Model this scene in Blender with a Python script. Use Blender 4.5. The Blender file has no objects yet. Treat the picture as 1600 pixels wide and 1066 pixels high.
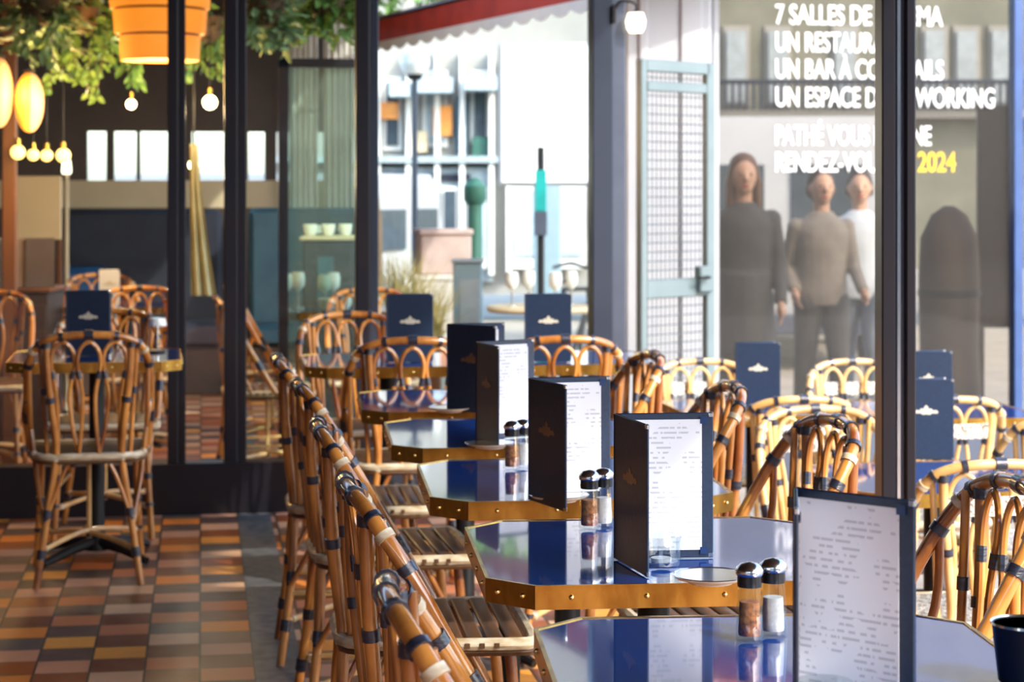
import bpy, bmesh, math, random
from mathutils import Vector, Matrix
random.seed(7)
C = bpy.context.scene.collection
PI = math.pi

# ------------------------------------------------------------------ camera, sky, sun, exposure
SC = bpy.context.scene
F = 3111.0                       # focal length in pixels of the 1600 px frame (70 mm)
YAW = math.radians(8.86)         # camera turned right of the row of tables
EYE = 1.37
CA, SA = math.cos(YAW), math.sin(YAW)
cam_d = bpy.data.cameras.new('camera')
cam = bpy.data.objects.new('camera', cam_d); C.objects.link(cam)
cam.location = (0, 0, EYE); cam.rotation_euler = (PI/2, 0, -YAW)
cam_d.sensor_width = 36; cam_d.lens = 70
cam_d.shift_y = -(533-295)/1600.0
cam_d.clip_start = 0.05; cam_d.clip_end = 300
cam_d.dof.use_dof = True; cam_d.dof.focus_distance = 3.25; cam_d.dof.aperture_fstop = 7.1
SC.camera = cam

w = bpy.data.worlds.new('sky'); SC.world = w; w.use_nodes = True
nt = w.node_tree; nt.nodes.clear()
sky = nt.nodes.new('ShaderNodeTexSky'); sky.sky_type = 'NISHITA'; sky.sun_disc = False
sky.sun_elevation = math.radians(38); sky.sun_rotation = math.radians(150); sky.air_density = 1.0; sky.dust_density = 2.0
bg = nt.nodes.new('ShaderNodeBackground'); bg.inputs[1].default_value = 0.35
wo = nt.nodes.new('ShaderNodeOutputWorld')
nt.links.new(sky.outputs[0], bg.inputs[0]); nt.links.new(bg.outputs[0], wo.inputs[0])

def sun_lamp(direction, strength, color, angle):
    l = bpy.data.lights.new('sun', 'SUN'); l.energy = strength; l.color = color; l.angle = math.radians(angle)
    o = bpy.data.objects.new('sun', l); C.objects.link(o)
    o.rotation_euler = Vector(direction).to_track_quat('-Z', 'Y').to_euler(); o.location = (4, -6, 9)
sun_lamp((-0.50, 0.66, -0.62), 1.7, (1.0, 0.93, 0.82), 1.0)

vs = SC.view_settings; SC.display_settings.display_device = 'sRGB'
vs.view_transform = 'Standard'; vs.look = 'None'; vs.gamma = 1.0; vs.use_curve_mapping = False
vs.exposure = 1.33
SC.cycles.use_denoising = True
SC.cycles.max_bounces = 10; SC.cycles.transparent_max_bounces = 24; SC.cycles.caustics_reflective = False; SC.cycles.caustics_refractive = False
SC.cycles.sample_clamp_indirect = 8

# ------------------------------------------------------------------ picture-to-place measuring
def W(px, d, z=None, py=None):
    """point at forward distance d seen in pixel column px; z given, or from pixel row py"""
    lat = (px-800)/F*d
    if z is None: z = EYE-(py-295)/F*d if py is not None else 0
    return Vector((lat*CA+d*SA, d*CA-lat*SA, z))
def WY(px, Y, z=None, py=None):
    t = (px-800)/F
    return W(px, Y/(CA-t*SA), z, py)
def cdir(lat, dep):
    return Vector((lat*CA+dep*SA, dep*CA-lat*SA, 0))

# ------------------------------------------------------------------ materials
def newmat(name):
    m = bpy.data.materials.new(name); m.use_nodes = True
    n = m.node_tree; b = n.nodes['Principled BSDF']
    return m, n, b
def L(n, a, b): n.links.new(a, b)
def pbr(name, c1, rough=.5, metal=0, c2=None, scale=8, stretch=(1, 1, 1), bump=0, coat=0, lo=.35, hi=.65, detail=4, emit=None, est=0, spec=.5):
    m, n, b = newmat(name)
    b.inputs['Roughness'].default_value = rough; b.inputs['Metallic'].default_value = metal
    b.inputs['Coat Weight'].default_value = coat; b.inputs['Coat Roughness'].default_value = .08
    b.inputs['Specular IOR Level'].default_value = spec
    if c2 is None: c2 = tuple(x*.8 for x in c1)
    tc = n.nodes.new('ShaderNodeTexCoord'); mp = n.nodes.new('ShaderNodeMapping'); mp.inputs['Scale'].default_value = stretch
    nz = n.nodes.new('ShaderNodeTexNoise'); nz.inputs['Scale'].default_value = scale; nz.inputs['Detail'].default_value = detail
    rp = n.nodes.new('ShaderNodeValToRGB')
    rp.color_ramp.elements[0].position = lo; rp.color_ramp.elements[1].position = hi
    rp.color_ramp.elements[0].color = (*c1, 1); rp.color_ramp.elements[1].color = (*c2, 1)
    L(n, tc.outputs['Object'], mp.inputs[0]); L(n, mp.outputs[0], nz.inputs[0]); L(n, nz.outputs[0], rp.inputs[0]); L(n, rp.outputs[0], b.inputs['Base Color'])
    if bump:
        bp = n.nodes.new('ShaderNodeBump'); bp.inputs['Strength'].default_value = bump; bp.inputs['Distance'].default_value = .01
        L(n, nz.outputs[0], bp.inputs['Height']); L(n, bp.outputs[0], b.inputs['Normal'])
    if emit:
        b.inputs['Emission Color'].default_value = (*emit, 1); b.inputs['Emission Strength'].default_value = est
    return m
def glass_pane(name, tint=(.93, .97, .96), refl=.07, haze=0.0, hz=(.8, .8, .78)):
    m = bpy.data.materials.new(name); m.use_nodes = True; n = m.node_tree; n.nodes.clear()
    out = n.nodes.new('ShaderNodeOutputMaterial'); tr = n.nodes.new('ShaderNodeBsdfTransparent'); tr.inputs[0].default_value = (*tint, 1)
    gl = n.nodes.new('ShaderNodeBsdfGlossy'); gl.inputs['Roughness'].default_value = .02
    fr = n.nodes.new('ShaderNodeFresnel'); fr.inputs[0].default_value = 1.45
    ma = n.nodes.new('ShaderNodeMath'); ma.operation = 'MAXIMUM'; ma.inputs[1].default_value = refl
    mx = n.nodes.new('ShaderNodeMixShader')
    ge = n.nodes.new('ShaderNodeNewGeometry'); iv = n.nodes.new('ShaderNodeMath'); iv.operation = 'SUBTRACT'; iv.inputs[0].default_value = 1
    mu = n.nodes.new('ShaderNodeMath'); mu.operation = 'MULTIPLY'; L(n, ge.outputs['Backfacing'], iv.inputs[1])
    L(n, fr.outputs[0], ma.inputs[0]); L(n, ma.outputs[0], mu.inputs[0]); L(n, iv.outputs[0], mu.inputs[1]); L(n, mu.outputs[0], mx.inputs[0]); L(n, tr.outputs[0], mx.inputs[1]); L(n, gl.outputs[0], mx.inputs[2])
    last = mx.outputs[0]
    if haze:
        df = n.nodes.new('ShaderNodeBsdfDiffuse'); df.inputs[0].default_value = (*hz, 1)
        nz = n.nodes.new('ShaderNodeTexNoise'); nz.inputs['Scale'].default_value = 1.2
        m2 = n.nodes.new('ShaderNodeMath'); m2.operation = 'MULTIPLY'; m2.inputs[1].default_value = haze*2
        L(n, nz.outputs[0], m2.inputs[0])
        x2 = n.nodes.new('ShaderNodeMixShader'); L(n, m2.outputs[0], x2.inputs[0]); L(n, last, x2.inputs[1]); L(n, df.outputs[0], x2.inputs[2]); last = x2.outputs[0]
    L(n, last, out.inputs[0]); return m
def tile_mat(name, size, offx, offy, light, dark, rough=.35):
    m, n, b = newmat(name); b.inputs['Specular IOR Level'].default_value = .25
    tc = n.nodes.new('ShaderNodeTexCoord'); mp = n.nodes.new('ShaderNodeMapping')
    mp.inputs['Location'].default_value = (-offx/size, -offy/size, 0.5); mp.inputs['Scale'].default_value = (1/size, 1/size, 0)
    L(n, tc.outputs['Object'], mp.inputs[0])
    fl = n.nodes.new('ShaderNodeVectorMath'); fl.operation = 'FLOOR'; L(n, mp.outputs[0], fl.inputs[0])
    fr = n.nodes.new('ShaderNodeVectorMath'); fr.operation = 'FRACTION'; L(n, mp.outputs[0], fr.inputs[0])
    wn = n.nodes.new('ShaderNodeTexWhiteNoise'); wn.noise_dimensions = '3D'; L(n, fl.outputs[0], wn.inputs['Vector'])
    sp = n.nodes.new('ShaderNodeSeparateXYZ'); L(n, fl.outputs[0], sp.inputs[0])
    ad = n.nodes.new('ShaderNodeMath'); ad.operation = 'ADD'; L(n, sp.outputs[0], ad.inputs[0]); L(n, sp.outputs[1], ad.inputs[1])
    md = n.nodes.new('ShaderNodeMath'); md.operation = 'FLOORED_MODULO'; md.inputs[1].default_value = 2; L(n, ad.outputs[0], md.inputs[0])
    gt = n.nodes.new('ShaderNodeMath'); gt.operation = 'GREATER_THAN'; gt.inputs[1].default_value = .5; L(n, md.outputs[0], gt.inputs[0])
    def ramp(cols):
        r = n.nodes.new('ShaderNodeValToRGB'); r.color_ramp.interpolation = 'CONSTANT'; e = r.color_ramp.elements
        while len(e) < len(cols): e.new(.5)
        for i, c in enumerate(cols): e[i].position = i/len(cols); e[i].color = (*c, 1)
        L(n, wn.outputs['Value'], r.inputs[0]); return r
    r1, r2 = ramp(light), ramp(dark)
    mx = n.nodes.new('ShaderNodeMix'); mx.data_type = 'RGBA'
    L(n, gt.outputs[0], mx.inputs[0]); L(n, r1.outputs[0], mx.inputs[6]); L(n, r2.outputs[0], mx.inputs[7])
    # mottling
    nz = n.nodes.new('ShaderNodeTexNoise'); nz.inputs['Scale'].default_value = 14; nz.inputs['Detail'].default_value = 5; L(n, tc.outputs['Object'], nz.inputs[0])
    mr = n.nodes.new('ShaderNodeMapRange'); mr.inputs[3].default_value = .75; mr.inputs[4].default_value = 1.2; L(n, nz.outputs[0], mr.inputs[0])
    m3 = n.nodes.new('ShaderNodeMix'); m3.data_type = 'RGBA'; m3.blend_type = 'MULTIPLY'; m3.inputs[0].default_value = 1
    L(n, mx.outputs[2], m3.inputs[6]); L(n, mr.outputs[0], m3.inputs[7])
    # grout
    s2 = n.nodes.new('ShaderNodeSeparateXYZ'); L(n, fr.outputs[0], s2.inputs[0])
    def edge(o):
        a = n.nodes.new('ShaderNodeMath'); a.operation = 'PINGPONG'; a.inputs[1].default_value = .5; L(n, o, a.inputs[0]); return a.outputs[0]
    mn = n.nodes.new('ShaderNodeMath'); mn.operation = 'MINIMUM'; L(n, edge(s2.outputs[0]), mn.inputs[0]); L(n, edge(s2.outputs[1]), mn.inputs[1])
    lt = n.nodes.new('ShaderNodeMath'); lt.operation = 'LESS_THAN'; lt.inputs[1].default_value = .022; L(n, mn.outputs[0], lt.inputs[0])
    m4 = n.nodes.new('ShaderNodeMix'); m4.data_type = 'RGBA'; m4.inputs[7].default_value = (.035, .028, .025, 1)
    L(n, lt.outputs[0], m4.inputs[0]); L(n, m3.outputs[2], m4.inputs[6]); L(n, m4.outputs[2], b.inputs['Base Color'])
    rr = n.nodes.new('ShaderNodeMapRange'); rr.inputs[3].default_value = rough-.12; rr.inputs[4].default_value = rough+.15; L(n, nz.outputs[0], rr.inputs[0]); L(n, rr.outputs[0], b.inputs['Roughness'])
    return m
def page_mat():
    """white printed sheet: fine grey rows of print in two columns, too small to read"""
    m, n, b = newmat('printed_paper'); b.inputs['Roughness'].default_value = .6
    tc = n.nodes.new('ShaderNodeTexCoord'); sp = n.nodes.new('ShaderNodeSeparateXYZ'); L(n, tc.outputs['Object'], sp.inputs[0])
    def M(op, a, bb=None):
        k = n.nodes.new('ShaderNodeMath'); k.operation = op
        for i, v in enumerate((a, bb)):
            if v is None: continue
            if isinstance(v, (int, float)): k.inputs[i].default_value = v
            else: L(n, v, k.inputs[i])
        return k.outputs[0]
    row = M('LESS_THAN', M('FRACT', M('MULTIPLY', sp.outputs[2], 120)), .4)
    cmb = n.nodes.new('ShaderNodeCombineXYZ'); L(n, M('MULTIPLY', sp.outputs[0], 160), cmb.inputs[0]); L(n, M('FLOOR', M('MULTIPLY', sp.outputs[2], 120)), cmb.inputs[2])
    nz = n.nodes.new('ShaderNodeTexNoise'); nz.inputs['Scale'].default_value = .8; L(n, cmb.outputs[0], nz.inputs[0])
    nb = n.nodes.new('ShaderNodeTexNoise'); nb.inputs['Scale'].default_value = 34; nb.inputs['Detail'].default_value = 0; L(n, tc.outputs['Object'], nb.inputs[0])
    ink = M('MULTIPLY', M('MULTIPLY', row, M('GREATER_THAN', nz.outputs[0], .46)), M('GREATER_THAN', nb.outputs[0], .5))
    mx = n.nodes.new('ShaderNodeMix'); mx.data_type = 'RGBA'; mx.inputs[6].default_value = (.68, .70, .75, 1); mx.inputs[7].default_value = (.46, .47, .52, 1)
    L(n, ink, mx.inputs[0]); L(n, mx.outputs[2], b.inputs['Base Color']); return m

M = {}
M['cane'] = pbr('varnished_cane', (.64, .27, .055), .20, 0, (.22, .060, .012), 11, (1, 1, .45), 0, .7, .38, .68)
M['cane_pale_sunlit'] = pbr('pale_sunlit_cane', (.74, .50, .22), .28, 0, (.58, .33, .11), 14, (1, 1, 1), 0, .4)  # pale cane, lightened to carry the sunlit whiteness of the pavement chairs
M['bind_dark'] = pbr('dark_blue_binding', (.012, .014, .026), .3, 0, (.03, .034, .06), 120, (.2, .2, 1), .3, .3)
M['bind_pale'] = pbr('cream_binding', (.74, .66, .50), .35, 0, (.5, .38, .22), 90, (.3, .3, 1), .3, .2)
M['slat'] = pbr('dark_oiled_slat', (.13, .062, .025), .4, 0, (.075, .036, .016), 30, (1, .12, 1), .1)
M['weave'] = pbr('white_woven_resin', (.80, .78, .70), .4, 0, (.14, .10, .07), 130, (1, 1, 1), .3, 0, .42, .62, 1)
M['blue_top'] = pbr('gloss_blue_enamel', (.008, .042, .22), .035, 0, (.009, .050, .25), 3, coat=.6)
M['brass'] = pbr('worn_brass', (.68, .40, .085), .26, 1, (.42, .21, .04), 26, (1, 1, .4), .05)
M['brass_light'] = pbr('bright_brass', (.85, .62, .25), .22, 1)
M['iron'] = pbr('black_iron', (.02, .02, .022), .45, .6)
M['cover'] = pbr('navy_leatherette', (.010, .022, .052), .42, 0, (.013, .029, .066), 160, bump=.05)
M['cover_edge'] = pbr('navy_edge_band', (.010, .035, .12), .3)
M['page'] = page_mat()
M['gilt'] = pbr('pale_gilt_print', (.80, .76, .62), .35, .2)
M['gilt_dull'] = pbr('dull_copper_print', (.28, .16, .09), .4, .5)
M['steel'] = pbr('polished_steel', (.82, .83, .84), .16, 1)
M['steel_dark'] = pbr('grey_painted_metal', (.12, .14, .19), .3, .5, (.10, .115, .16), 5)
M['frame'] = pbr('dark_bronze_frame', (.017, .018, .028), .32, .4, (.024, .020, .024), 4)
M['frame_grey'] = pbr('slate_grey_frame', (.050, .060, .090), .32, .5, (.04, .05, .075), 2)
M['porcelain'] = pbr('glazed_porcelain', (.82, .83, .82), .12, 0, (.78, .79, .78), 5, coat=.5)
M['black_plastic'] = pbr('black_gloss_plastic', (.012, .012, .014), .22)
M['pepper'] = pbr('brown_pepper_fill', (.50, .17, .035), .5, 0, (.16, .05, .015), 160)
M['salt'] = pbr('white_salt_fill', (.62, .61, .62), .6, 0, (.48, .47, .48), 120)
M['glass'] = glass_pane('clear_glass', (.88, .91, .92), .16)
M['pane'] = glass_pane('window_glass', refl=.03)
M['pane_shop'] = glass_pane('shop_glass_reflection_haze', (.70, .68, .64), .035, .02)  # pale haze stands for a milky reflection; grey tint dims the street
M['pane_green'] = glass_pane('greenish_inner_glass', (.72, .84, .78), .10, .06, (.6, .72, .66))
LT = [(.68, .31, .17), (.86, .28, .05), (.62, .22, .10), (.70, .42, .25), (.56, .15, .045), (.90, .38, .07), (.60, .31, .20)]
DK = [(.085, .055, .048), (.28, .070, .022), (.12, .075, .066), (.40, .095, .02), (.11, .09, .085), (.19, .06, .032), (.25, .13, .08)]
M['tiles'] = tile_mat('encaustic_floor_tiles', .155, -.005, .02, LT, DK)
M['tiles_inner'] = M['tiles']
M['stone_band'] = pbr('grey_stone_border', (.05, .065, .08), .4, 0, (.15, .16, .17), 22, bump=.1)
M['asphalt'] = pbr('street_paving', (.42, .37, .31), .8, 0, (.34, .30, .25), 3)
M['lower_floor'] = pbr('grey_paving_slab', (.30, .27, .23), .7, 0, (.24, .21, .18), 5)
M['cream'] = pbr('cream_wall', (.72, .70, .66), .7, 0, (.66, .64, .60), 2)
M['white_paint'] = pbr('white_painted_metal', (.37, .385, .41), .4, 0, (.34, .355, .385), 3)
M['gate_paint'] = pbr('pale_blue_grey_paint', (.15, .20, .215), .4, .2, (.13, .175, .19), 6)
M['wire'] = pbr('galvanised_wire', (.10, .13, .15), .4, .2)
M['dark_wall'] = pbr('dark_brown_panelling', (.055, .032, .024), .5, 0, (.035, .022, .018), 4)
M['navy_cloth'] = pbr('navy_upholstery', (.006, .009, .022), .7, 0, (.009, .014, .032), 6)
M['teal_cloth'] = pbr('teal_upholstery', (.03, .10, .15), .5, 0, (.02, .07, .12), 5)
M['blue_cloth'] = pbr('bright_blue_cloth', (.01, .09, .26), .7)
M['leaf'] = pbr('green_leaf', (.10, .24, .045), .45, 0, (.24, .40, .11), 16)
M['leaf_pale'] = pbr('pale_green_leaf', (.42, .56, .32), .45, 0, (.20, .36, .14), 14)
M['straw'] = pbr('dry_olive_grass', (.42, .34, .13), .7, 0, (.24, .22, .08), 14)
M['trunk'] = pbr('brown_stem', (.13, .08, .04), .8)
M['lamp_orange'] = pbr('lit_orange_lampshade', (.80, .34, .06), .6, 0, (.72, .27, .05), 5, emit=(1.0, .27, .02), est=.42)
M['lamp_salmon'] = pbr('lit_paper_shade', (.8, .5, .3), .7, 0, (.75, .42, .22), 4, emit=(1.0, .50, .20), est=.16)
M['bulb'] = pbr('glowing_bulb', (1, .9, .7), .5, 0, emit=(1, .74, .36), est=7)
M['globe'] = pbr('glowing_amber_globe', (1, .8, .4), .5, 0, emit=(1, .58, .14), est=1.6)
M['lamp_cream'] = pbr('lit_cream_glass', (1, .93, .75), .4, 0, emit=(1, .86, .58), est=1.6)
M['red_awning'] = pbr('red_awning_canvas', (.52, .045, .018), .7, 0, (.36, .03, .015), 5)
M['white_cloth'] = pbr('white_canvas', (.80, .79, .76), .8, 0, (.74, .73, .70), 9)
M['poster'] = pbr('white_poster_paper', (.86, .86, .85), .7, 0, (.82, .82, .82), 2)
M['grey_print'] = pbr('pale_grey_print', (.46, .46, .47), .7)
M['facade'] = pbr('pale_stone_facade', (.33, .32, .30), .85, 0, (.28, .27, .25), 2)
M['dark_asphalt'] = pbr('dark_street_asphalt', (.06, .055, .05), .85, 0, (.045, .04, .038), 3)
M['glare_block'] = pbr('dark_stone_glare_block', (.20, .18, .16), .85, 0, (.15, .14, .13), 2)  # dark stone for the unseen glare block behind the camera
M['facade_green'] = pbr('grey_green_facade', (.20, .205, .16), .8, 0, (.14, .145, .11), 2)
M['shutter'] = pbr('blue_grey_shutter', (.34, .40, .44), .6)
M['window_dark'] = pbr('dark_window_pane', (.06, .08, .10), .08)
M['orange_sign'] = pbr('orange_sign_paint', (.85, .33, .07), .6)
M['teal_sign'] = pbr('teal_sign_paint', (.0, .30, .29), .5)
M['folder_pale'] = pbr('pale_grey_card', (.50, .52, .55), .6)
M['folder_grey'] = pbr('grey_card', (.26, .26, .28), .6)
M['folder_brown'] = pbr('grey_brown_card', (.20, .14, .11), .6)
M['pale_blue'] = pbr('pale_blue_canvas', (.42, .52, .60), .7)
M['sign_green'] = pbr('green_sign_paint', (.03, .12, .09), .5)
M['pink_box'] = pbr('pale_pink_card', (.66, .50, .47), .7)
M['van'] = pbr('white_vehicle_paint', (.40, .41, .43), .25, 0, (.38, .39, .41), 2, coat=.4)
M['rubber'] = pbr('black_rubber', (.02, .02, .02), .8)
M['tail_red'] = pbr('red_lens', (.45, .03, .03), .2)
M['grey_box'] = pbr('blue_grey_box_paint', (.26, .36, .43), .5, 0, (.22, .32, .39), 4)
M['letter'] = pbr('white_vinyl_lettering', (.90, .90, .88), .5)
M['letter_yellow'] = pbr('yellow_vinyl_lettering', (.95, .55, .02), .5)
M['olive'] = pbr('pale_olive_cloth', (.42, .42, .27), .8, 0, (.30, .30, .18), 5)
M['brown_cloth'] = pbr('dark_brown_cloth', (.06, .042, .036), .8, 0, (.085, .06, .05), 3)
M['brown_board'] = pbr('very_dark_brown_board', (.028, .018, .018), .4)
M['blue_post'] = pbr('blue_painted_metal', (.035, .085, .24), .4)
M['wood'] = pbr('orange_brown_wood', (.17, .065, .022), .45, 0, (.10, .04, .014), 6, (1, 1, .2))
M['beige'] = pbr('beige_panel', (.60, .50, .34), .7, 0, (.55, .45, .30), 3)
M['skin'] = pbr('skin', (.62, .38, .27), .55, 0, (.56, .33, .23), 12)
M['hair_brown'] = pbr('brown_hair', (.16, .075, .04), .5, 0, (.09, .045, .025), 30, (1, 1, .2))
M['hair_dark'] = pbr('dark_hair', (.05, .035, .03), .5)
M['coat_dark'] = pbr('charcoal_coat', (.055, .055, .06), .8, 0, (.07, .07, .075), 9)
M['jacket_grey'] = pbr('grey_brown_jacket', (.30, .27, .24), .8, 0, (.24, .21, .19), 9)
M['shirt_pale'] = pbr('pale_blue_shirt', (.62, .68, .76), .8, 0, (.56, .62, .70), 9)
M['trousers'] = pbr('dark_grey_trousers', (.085, .085, .09), .8)
M['jeans'] = pbr('washed_blue_jeans', (.16, .20, .27), .8)
M['eye'] = pbr('dark_iris', (.02, .015, .01), .2)

# ------------------------------------------------------------------ mesh helpers
def spline(pts, n):
    """Catmull-Rom through pts, n samples"""
    P = [Vector(p) for p in pts]
    if len(P) == 2: return [P[0].lerp(P[1], i/(n-1)) for i in range(n)]
    Q = [P[0]*2-P[1]]+P+[P[-1]*2-P[-2]]
    out = []
    for i in range(n):
        u = i/(n-1)*(len(P)-1); k = min(int(u), len(P)-2); t = u-k
        a, b, c, d = Q[k], Q[k+1], Q[k+2], Q[k+3]
        out.append(.5*((2*b)+(c-a)*t+(2*a-5*b+4*c-d)*t*t+(3*b-a-3*c+d)*t**3))
    return out
class MB:
    def __init__(s): s.v = []; s.f = []; s.m = []
    def add(s, v, f, m=0):
        o = len(s.v); s.v += [tuple(x) for x in v]
        for q in f: s.f.append(tuple(i+o for i in q)); s.m.append(m)
    def tube(s, path, r, sides=8, m=0, closed=False, caps=True):
        P = [Vector(p) for p in path]; n = len(P); rs = r if isinstance(r, (list, tuple)) else [r]*n
        V = []; up = None
        for i in range(n):
            if closed: t = (P[(i+1) % n]-P[i-1])
            else: t = P[min(i+1, n-1)]-P[max(i-1, 0)]
            t = t.normalized() if t.length > 1e-9 else Vector((0, 0, 1))
            if up is None:
                up = t.orthogonal().normalized()
            up = (up-t*up.dot(t)); up = up.normalized() if up.length > 1e-6 else t.orthogonal().normalized()
            b = t.cross(up)
            for k in range(sides):
                a = 2*PI*k/sides; V.append(P[i]+(up*math.cos(a)+b*math.sin(a))*rs[i])
        Fc = []
        for i in range(n if closed else n-1):
            j = (i+1) % n
            for k in range(sides):
                l = (k+1) % sides; Fc.append((i*sides+k, i*sides+l, j*sides+l, j*sides+k))
        if caps and not closed:
            Fc.append(tuple(range(sides))[::-1]); Fc.append(tuple((n-1)*sides+k for k in range(sides)))
        s.add(V, Fc, m); return s
    def cane(s, pts, r, bands=(), n=None, sides=10, m=0):
        """a cane pole with wrapped bindings: bands = (t, half length in m, material slot)"""
        n = n or max(4, 5*(len(pts)-1)+1)
        s.tube(spline(pts, n), r, sides, m)
        fine = spline(pts, 81)
        cum = [0]
        for a, b in zip(fine, fine[1:]): cum.append(cum[-1]+(b-a).length)
        for t, h, mm in bands:
            c = t*cum[-1]
            seg = [p for p, q in zip(fine, cum) if abs(q-c) <= h]
            if len(seg) < 2:
                k = min(range(81), key=lambda i: abs(cum[i]-c)); k = min(max(k, 1), 79); seg = [fine[k-1], fine[k+1]]
            s.tube(seg[::max(1, len(seg)//6)] if len(seg) > 8 else seg, r*1.22+.0008, sides, mm)
        return s
    def box(s, c, d, m=0, rz=0, bev=0):
        R = Matrix.Rotation(rz, 3, 'Z'); c = Vector(c); x, y, z = d[0]/2, d[1]/2, d[2]/2
        if bev <= 0:
            V = [c+R@Vector((sx*x, sy*y, sz*z)) for sz in (-1, 1) for sx, sy in ((-1, -1), (1, -1), (1, 1), (-1, 1))]
            s.add(V, [(3, 2, 1, 0), (4, 5, 6, 7), (0, 1, 5, 4), (1, 2, 6, 5), (2, 3, 7, 6), (3, 0, 4, 7)], m)
        else:
            b = min(bev, x*.9, y*.9, z*.9)
            def ring(xx, yy, zz):
                return [c+R@Vector(p) for p in ((-xx+b, -yy, zz), (xx-b, -yy, zz), (xx, -yy+b, zz), (xx, yy-b, zz), (xx-b, yy, zz), (-xx+b, yy, zz), (-xx, yy-b, zz), (-xx, -yy+b, zz))]
            V = ring(x-b, y-b, -z)+ring(x, y, -z+b)+ring(x, y, z-b)+ring(x-b, y-b, z)
            Fc = [tuple(range(8))[::-1], tuple(range(24, 32))]
            for l in range(3):
                for k in range(8): Fc.append((l*8+k, l*8+(k+1) % 8, l*8+8+(k+1) % 8, l*8+8+k))
            s.add(V, Fc, m)
        return s
    def prism(s, poly, z0, z1, m=0, T=None):
        n = len(poly); V = [Vector((p[0], p[1], z)) for z in (z0, z1) for p in poly]
        if T: V = [T@v for v in V]
        s.add(V, [tuple(range(n))[::-1], tuple(range(n, 2*n))]+[(k, (k+1) % n, n+(k+1) % n, n+k) for k in range(n)], m); return s
    def lathe(s, prof, c=(0, 0, 0), seg=20, m=0):
        c = Vector(c); n = len(prof); V = []
        for r, z in prof:
            for k in range(seg):
                a = 2*PI*k/seg; V.append(c+Vector((r*math.cos(a), r*math.sin(a), z)))
        Fc = [(i*seg+k, i*seg+(k+1) % seg, (i+1)*seg+(k+1) % seg, (i+1)*seg+k) for i in range(n-1) for k in range(seg)]
        if prof[0][0] > 1e-5: Fc.append(tuple(range(seg))[::-1])
        if prof[-1][0] > 1e-5: Fc.append(tuple((n-1)*seg+k for k in range(seg)))
        s.add(V, Fc, m); return s
    def ball(s, c, r, m=0, seg=12, rings=8):
        rx, ry, rz = r if isinstance(r, (tuple, list)) else (r, r, r); c = Vector(c); V = []
        for i in range(rings+1):
            a = PI*i/rings
            for k in range(seg):
                b = 2*PI*k/seg; V.append(c+Vector((rx*math.sin(a)*math.cos(b), ry*math.sin(a)*math.sin(b), -rz*math.cos(a))))
        s.add(V, [(i*seg+k, i*seg+(k+1) % seg, (i+1)*seg+(k+1) % seg, (i+1)*seg+k) for i in range(rings) for k in range(seg)], m); return s
    def leaf(s, p, d, n, ln, wd, m=0):
        d = Vector(d).normalized(); sd = d.cross(Vector(n)); sd = sd.normalized() if sd.length > 1e-4 else d.orthogonal().normalized(); nn = sd.cross(d); p = Vector(p)
        V = [p, p+d*ln*.35+sd*wd*.5+nn*wd*.12, p+d*ln*.75+sd*wd*.38-nn*wd*.05, p+d*ln-nn*wd*.3, p+d*ln*.75-sd*wd*.38-nn*wd*.05, p+d*ln*.35-sd*wd*.5+nn*wd*.12, p+d*ln*.45-nn*wd*.08]
        s.add(V, [(0, 1, 6), (1, 2, 6), (2, 3, 6), (3, 4, 6), (4, 5, 6), (5, 0, 6)], m); return s
    def mesh(s, name, mats):
        me = bpy.data.meshes.new(name); me.from_pydata(s.v, [], s.f)
        for x in mats: me.materials.append(x)
        me.polygons.foreach_set('material_index', s.m); 
        bm = bmesh.new(); bm.from_mesh(me); bmesh.ops.remove_doubles(bm, verts=bm.verts, dist=1e-6); bm.to_mesh(me); bm.free()
        me.shade_smooth(); me.set_sharp_from_angle(angle=math.radians(40)); me.update(); return me
    def build(s, name, mats, parent=None, loc=(0, 0, 0), rz=0):
        if not isinstance(mats, (list, tuple)): mats = [mats]
        o = bpy.data.objects.new(name, s.mesh(name, mats)); C.objects.link(o); o.location = loc; o.rotation_euler = (0, 0, rz)
        if parent: o.parent = parent
        return o
def tag(o, label, cat, group=None, kind=None):
    o['label'] = label; o['category'] = cat
    if group: o['group'] = group
    if kind: o['kind'] = kind
    return o
def thing(name, label, cat, loc=(0, 0, 0), rz=0, group=None):
    o = bpy.data.objects.new(name, None); C.objects.link(o); o.location = loc; o.rotation_euler = (0, 0, rz); o.empty_display_size = .05
    return tag(o, label, cat, group)
def struct(o): o['kind'] = 'structure'; return o
KIDS = {}
def kids(o): return list(o.children)
def copy_tree(o, parent=None):
    c = o.copy(); C.objects.link(c)
    if parent: c.parent = parent
    for ch in kids(o): copy_tree(ch, c)
    return c

# ------------------------------------------------------------------ setting
def slab(name, x0, x1, y0, y1, z0, z1, mat):
    o = MB().box(((x0+x1)/2, (y0+y1)/2, (z0+z1)/2), (x1-x0, y1-y0, z1-z0)).build(name, mat); return struct(o)
XE = 1.66                                   # edge of the raised terrace
YP = 8.53                                   # glass partition
slab('floor_terrace', -4.5, .15, -3.0, 14.2, -.22, 0, M['tiles'])
slab('floor_border', .15, .285, -3.0, 14.2, -.22, 0, M['stone_band'])
slab('floor_row', .285, XE, -3.0, YP+.1, -.22, 0, M['tiles'])
slab('floor_inner', .285, 1.15, YP+.1, 14.2, -.22, 0, M['tiles_inner'])
slab('floor_lower', XE, 9.0, -3.0, 10.3, -.32, -.2, M['lower_floor'])
slab('ground', 1.15, 40, YP+.1, 60, -.40, -.24, M['asphalt'])
slab('ground_behind', -40, 1.15, 14.2, 60, -.40, -.24, M['asphalt'])
slab('shade_canopy', -4.6, 2.45, -2.6, YP-.1, 2.95, 3.05, M['dark_wall'])  # unseen canopy added for shade; right edge keeps sun off the menus
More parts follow.
